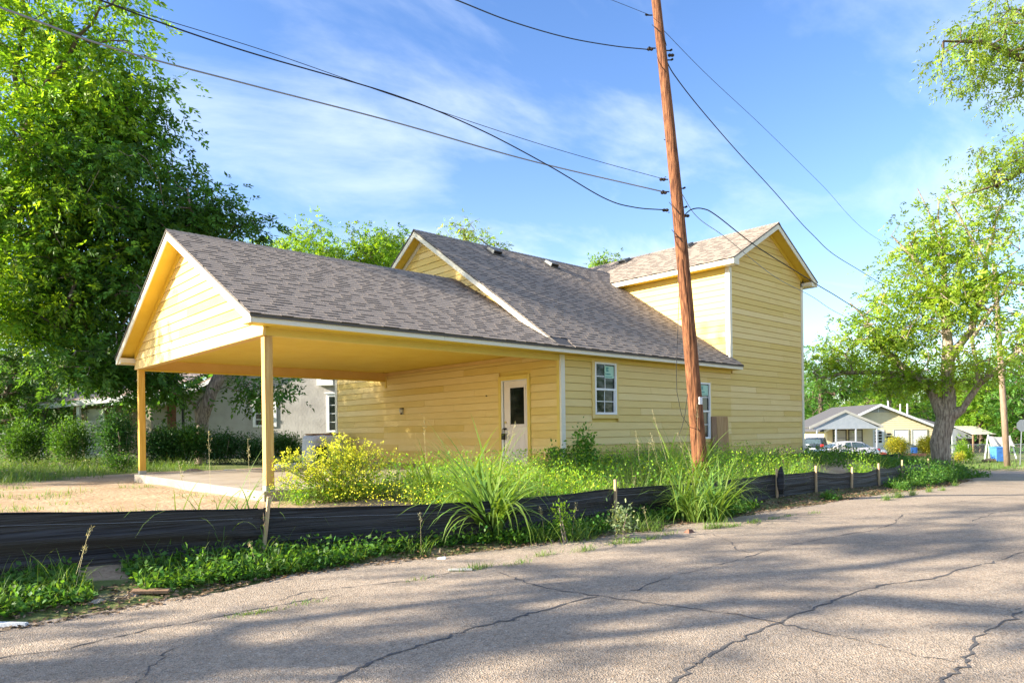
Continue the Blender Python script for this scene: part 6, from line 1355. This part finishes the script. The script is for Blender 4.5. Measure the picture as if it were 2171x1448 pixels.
def sheet(label, c, lx, ly, rz, seed, amp=.10):
    rg = np.random.default_rng(seed); nx_, ny_ = 40, 14; s_, h_ = np.meshgrid(np.linspace(-1, 1, nx_), np.linspace(-1, 1, ny_)); z = np.zeros_like(s_)
    for k in range(14): z += np.abs(np.sin(s_*rg.uniform(2, 12) + h_*rg.uniform(-6, 6) + rg.uniform(0, 6)))*rg.uniform(.2, 1)/7
    V = np.stack([s_*lx*(1 + .08*np.sin(h_*5)), h_*ly*(1 + .2*np.sin(s_*6)), .02 + amp*z*(1 - s_**4)*(1 - h_**4)], -1).reshape(-1, 3); I, J = np.meshgrid(np.arange(nx_ - 1), np.arange(ny_ - 1)); a = (J*nx_ + I).ravel()
    o = meshnp('plastic_sheet', V, np.stack([a, a + 1, a + 1 + nx_, a + nx_], 1), 'tarp', smooth=True); o.location = G(c); o.rotation_euler = (0, 0, rz); tag(o, label, 'plastic sheet', None)
sheet('crumpled plastic sheet lying between the hedge and the wrapped pallet', (-2.0, 9.6, 0), .9, .55, rad(-10), 301, .22)
sheet('long strip of flattened plastic along the back edge of the slab', (-4.4, 8.35, 0), 1.5, .30, rad(4), 302, .12)
# spoil heaps along the back of the slab
for i, (c, r_) in enumerate((((-6.2, 8.6), .55), ((-5.2, 9.1), .4))):
    rg = np.random.default_rng(310 + i); n_ = 18; V = [(0, 0, .16)]; F = []
    for k in range(1, 5):
        for j in range(n_): a_ = 2*math.pi*j/n_; rr2 = r_*k/4*(1 + .15*math.sin(3*a_ + i)); V.append((rr2*math.cos(a_), rr2*.7*math.sin(a_), .16*(1 - (k/4)**1.5) + rg.normal(0, .012) - (.04 if k == 4 else 0)))
    for j in range(n_): F.append((0, 1 + j, 1 + (j + 1) % n_))
    for k in range(3):
        for j in range(n_): F.append((1 + k*n_ + j, 1 + (k + 1)*n_ + j, 1 + (k + 1)*n_ + (j + 1) % n_, 1 + k*n_ + (j + 1) % n_))
    mb = MB(); mb.add(V, F); o = mb.build('dirt_heap', 'soil_and_turf', smooth=True); o.location = G((*c, 0)); tag(o, ('low heap of dirt behind the back carport post', 'smaller dirt heap beside the plastic strip')[i], 'dirt heap')
p = G((-4.9, 8.15, 0)); o = MB().box(-.3, .3, -.04, .04, .0, .04).build('timber_offcut', 'pine_yellow', bevel=.003); o.location = p + [0, 0, .02]; o.rotation_euler = (0, 0, .3); tag(o, 'short yellow timber offcut at the back of the slab', 'timber')
# ------------------------------------------------------------------ litter at the roadside
p = onground(928, 1194); mb = MB(); mb.lathe([(.030, 0), (.033, .02), (.034, .07), (.028, .09), (.032, .10)], 12); o = mb.build('plastic_cup', 'clear_plastic', smooth=True); o.location = p + [0, 0, .035]; o.rotation_euler = (rad(80), 0, rad(50)); tag(o, 'crushed clear plastic cup on the verge below the big grass clump', 'litter')
p = onroad(976, 1210, 0); o = MB().box(-.13, .13, -.03, .03, .004, .024).build('board_scrap', 'curtain', bevel=.004); o.location = p; o.rotation_euler = (0, 0, FROT + .05); tag(o, 'flat pale scrap of board lying at the road edge', 'litter')
p = onroad(22, 1328, 0); o = MB().hexa([(-.13, -.04, .003), (.13, -.03, .003), (.13, .03, .003), (-.13, .04, .003)], [(-.12, -.03, .035), (.12, -.02, .03), (.12, .02, .028), (-.12, .03, .04)]).build('paper_scrap', 'tarp'); o.location = p; o.rotation_euler = (0, 0, FROT + .1); tag(o, 'whitish paper scrap at the far left of the road edge', 'litter')
for i, (x, y) in enumerate(((25, 1295), (205, 1276), (280, 1262))):
    p = onground(x, y); mb = MB(); rg = np.random.default_rng(320 + i); mb.add([tuple(np.array(v)*[.07, .05, .025] + rg.normal(0, .004, 3)) for v in ((-1, -.6, 0), (0, -1, 0), (1, -.5, 0), (.8, .7, 0), (-.7, .9, 0), (-.5, -.3, 1), (.5, -.2, .9), (.2, .5, 1))], [(0, 1, 6, 5), (1, 2, 6), (2, 3, 7, 6), (3, 4, 7), (4, 0, 5, 7), (5, 6, 7)]); o = mb.build('stone', 'concrete'); o.location = p; tag(o, ('pale stone half hidden at the left end of the verge', 'pale stone on the leaf litter left of the gap in the weeds', 'small pale stone at the bare patch before the fence')[i], 'stone')
p = onroad(1462, 1128, 0); mb = MB(); mb.add([tuple(np.array(v)*[.10, .07, .05]) for v in ((-1, -.8, 0), (.3, -1, 0), (1, -.2, 0), (.7, .9, 0), (-.8, .8, 0), (-.5, -.3, 1), (.5, -.1, .8), (.1, .5, .9))], [(0, 1, 6, 5), (1, 2, 6), (2, 3, 7, 6), (3, 4, 7), (4, 0, 5, 7), (5, 6, 7)]); o = mb.build('brick_lump', 'brown_brick'); o.location = p; tag(o, 'reddish lump of broken brick in the road crack before the pole', 'stone')
p = onground(320, 1258); o = MB().box(-.16, .16, -.05, .05, .0, .03).build('board_scrap', 'weathered_wood', bevel=.003); o.location = p + [0, 0, .01]; o.rotation_euler = (.05, .05, -.5); tag(o, 'brown board scrap in the gap of the verge weeds', 'litter')

# ------------------------------------------------------------------ trees across the road behind the viewer (mirrored in the window panes)
for i, (u, v, h) in enumerate(((2, -27, 11), (10, -29, 12), (19, -28, 11), (-7, -29, 12), (-17, -27, 11), (28, -27, 12))):
    r = G((u, v, 0)); c = r + [0, 0, h*.55]
    tree('street_tree', ('oak standing across the road behind the viewer, opposite the first window', 'tall oak across the road opposite the wing', 'oak across the road near the corner', 'oak across the road opposite the carport', 'oak across the road opposite the dirt yard', 'oak across the road beyond the corner')[i], 'tree', r, [[r, r + [0, 0, 2.5], c]], [(c, (4.6, 3.8, 3.6), 10), (c + [2.5, 0, -1.8], (3.2, 3, 2.2), 5), (c + [-2.5, .5, -1.6], (3.2, 3, 2.2), 5)], 110, 7000, .34, .7, 'leaf_mid', 400 + i, .3, 'bark', 'trees across the road', power=.5, step=1.2)

# ------------------------------------------------------------------ far woodland closing the horizon
rg = np.random.default_rng(900); V_, T_ = [], []
for (x0, x1, t, top, n_) in ((-900, 760, 95, 760, 9000), (760, 1700, 120, 820, 4000), (1660, 2900, 135, 800, 13000)):
    xx = rg.uniform(x0, x1, n_); tt = t*rg.uniform(.95, 1.15, n_); h = (912 - top)*(.75 + .25*np.sin(xx*.031) + .18*np.sin(xx*.083 + 1))
    yy = 940 - (h + 28)*rg.random(n_)**.8
    V_ += [P(a, b, c) for a, b, c in zip(xx, yy, tt)]
V_ = np.array(V_); n = len(V_)
stuff(leaf_mesh('woodland', V_, rg.normal(size=(n, 3)), rg.normal(size=(n, 3)) + [0, 0, .6], rg.uniform(1.0, 2.0, n), rg.uniform(.7, 1.4, n), tone_rand(rg, n, .6, 1.3, .3), 'leaf_mid', None), 'far-off green woodland along the horizon', 'woodland')
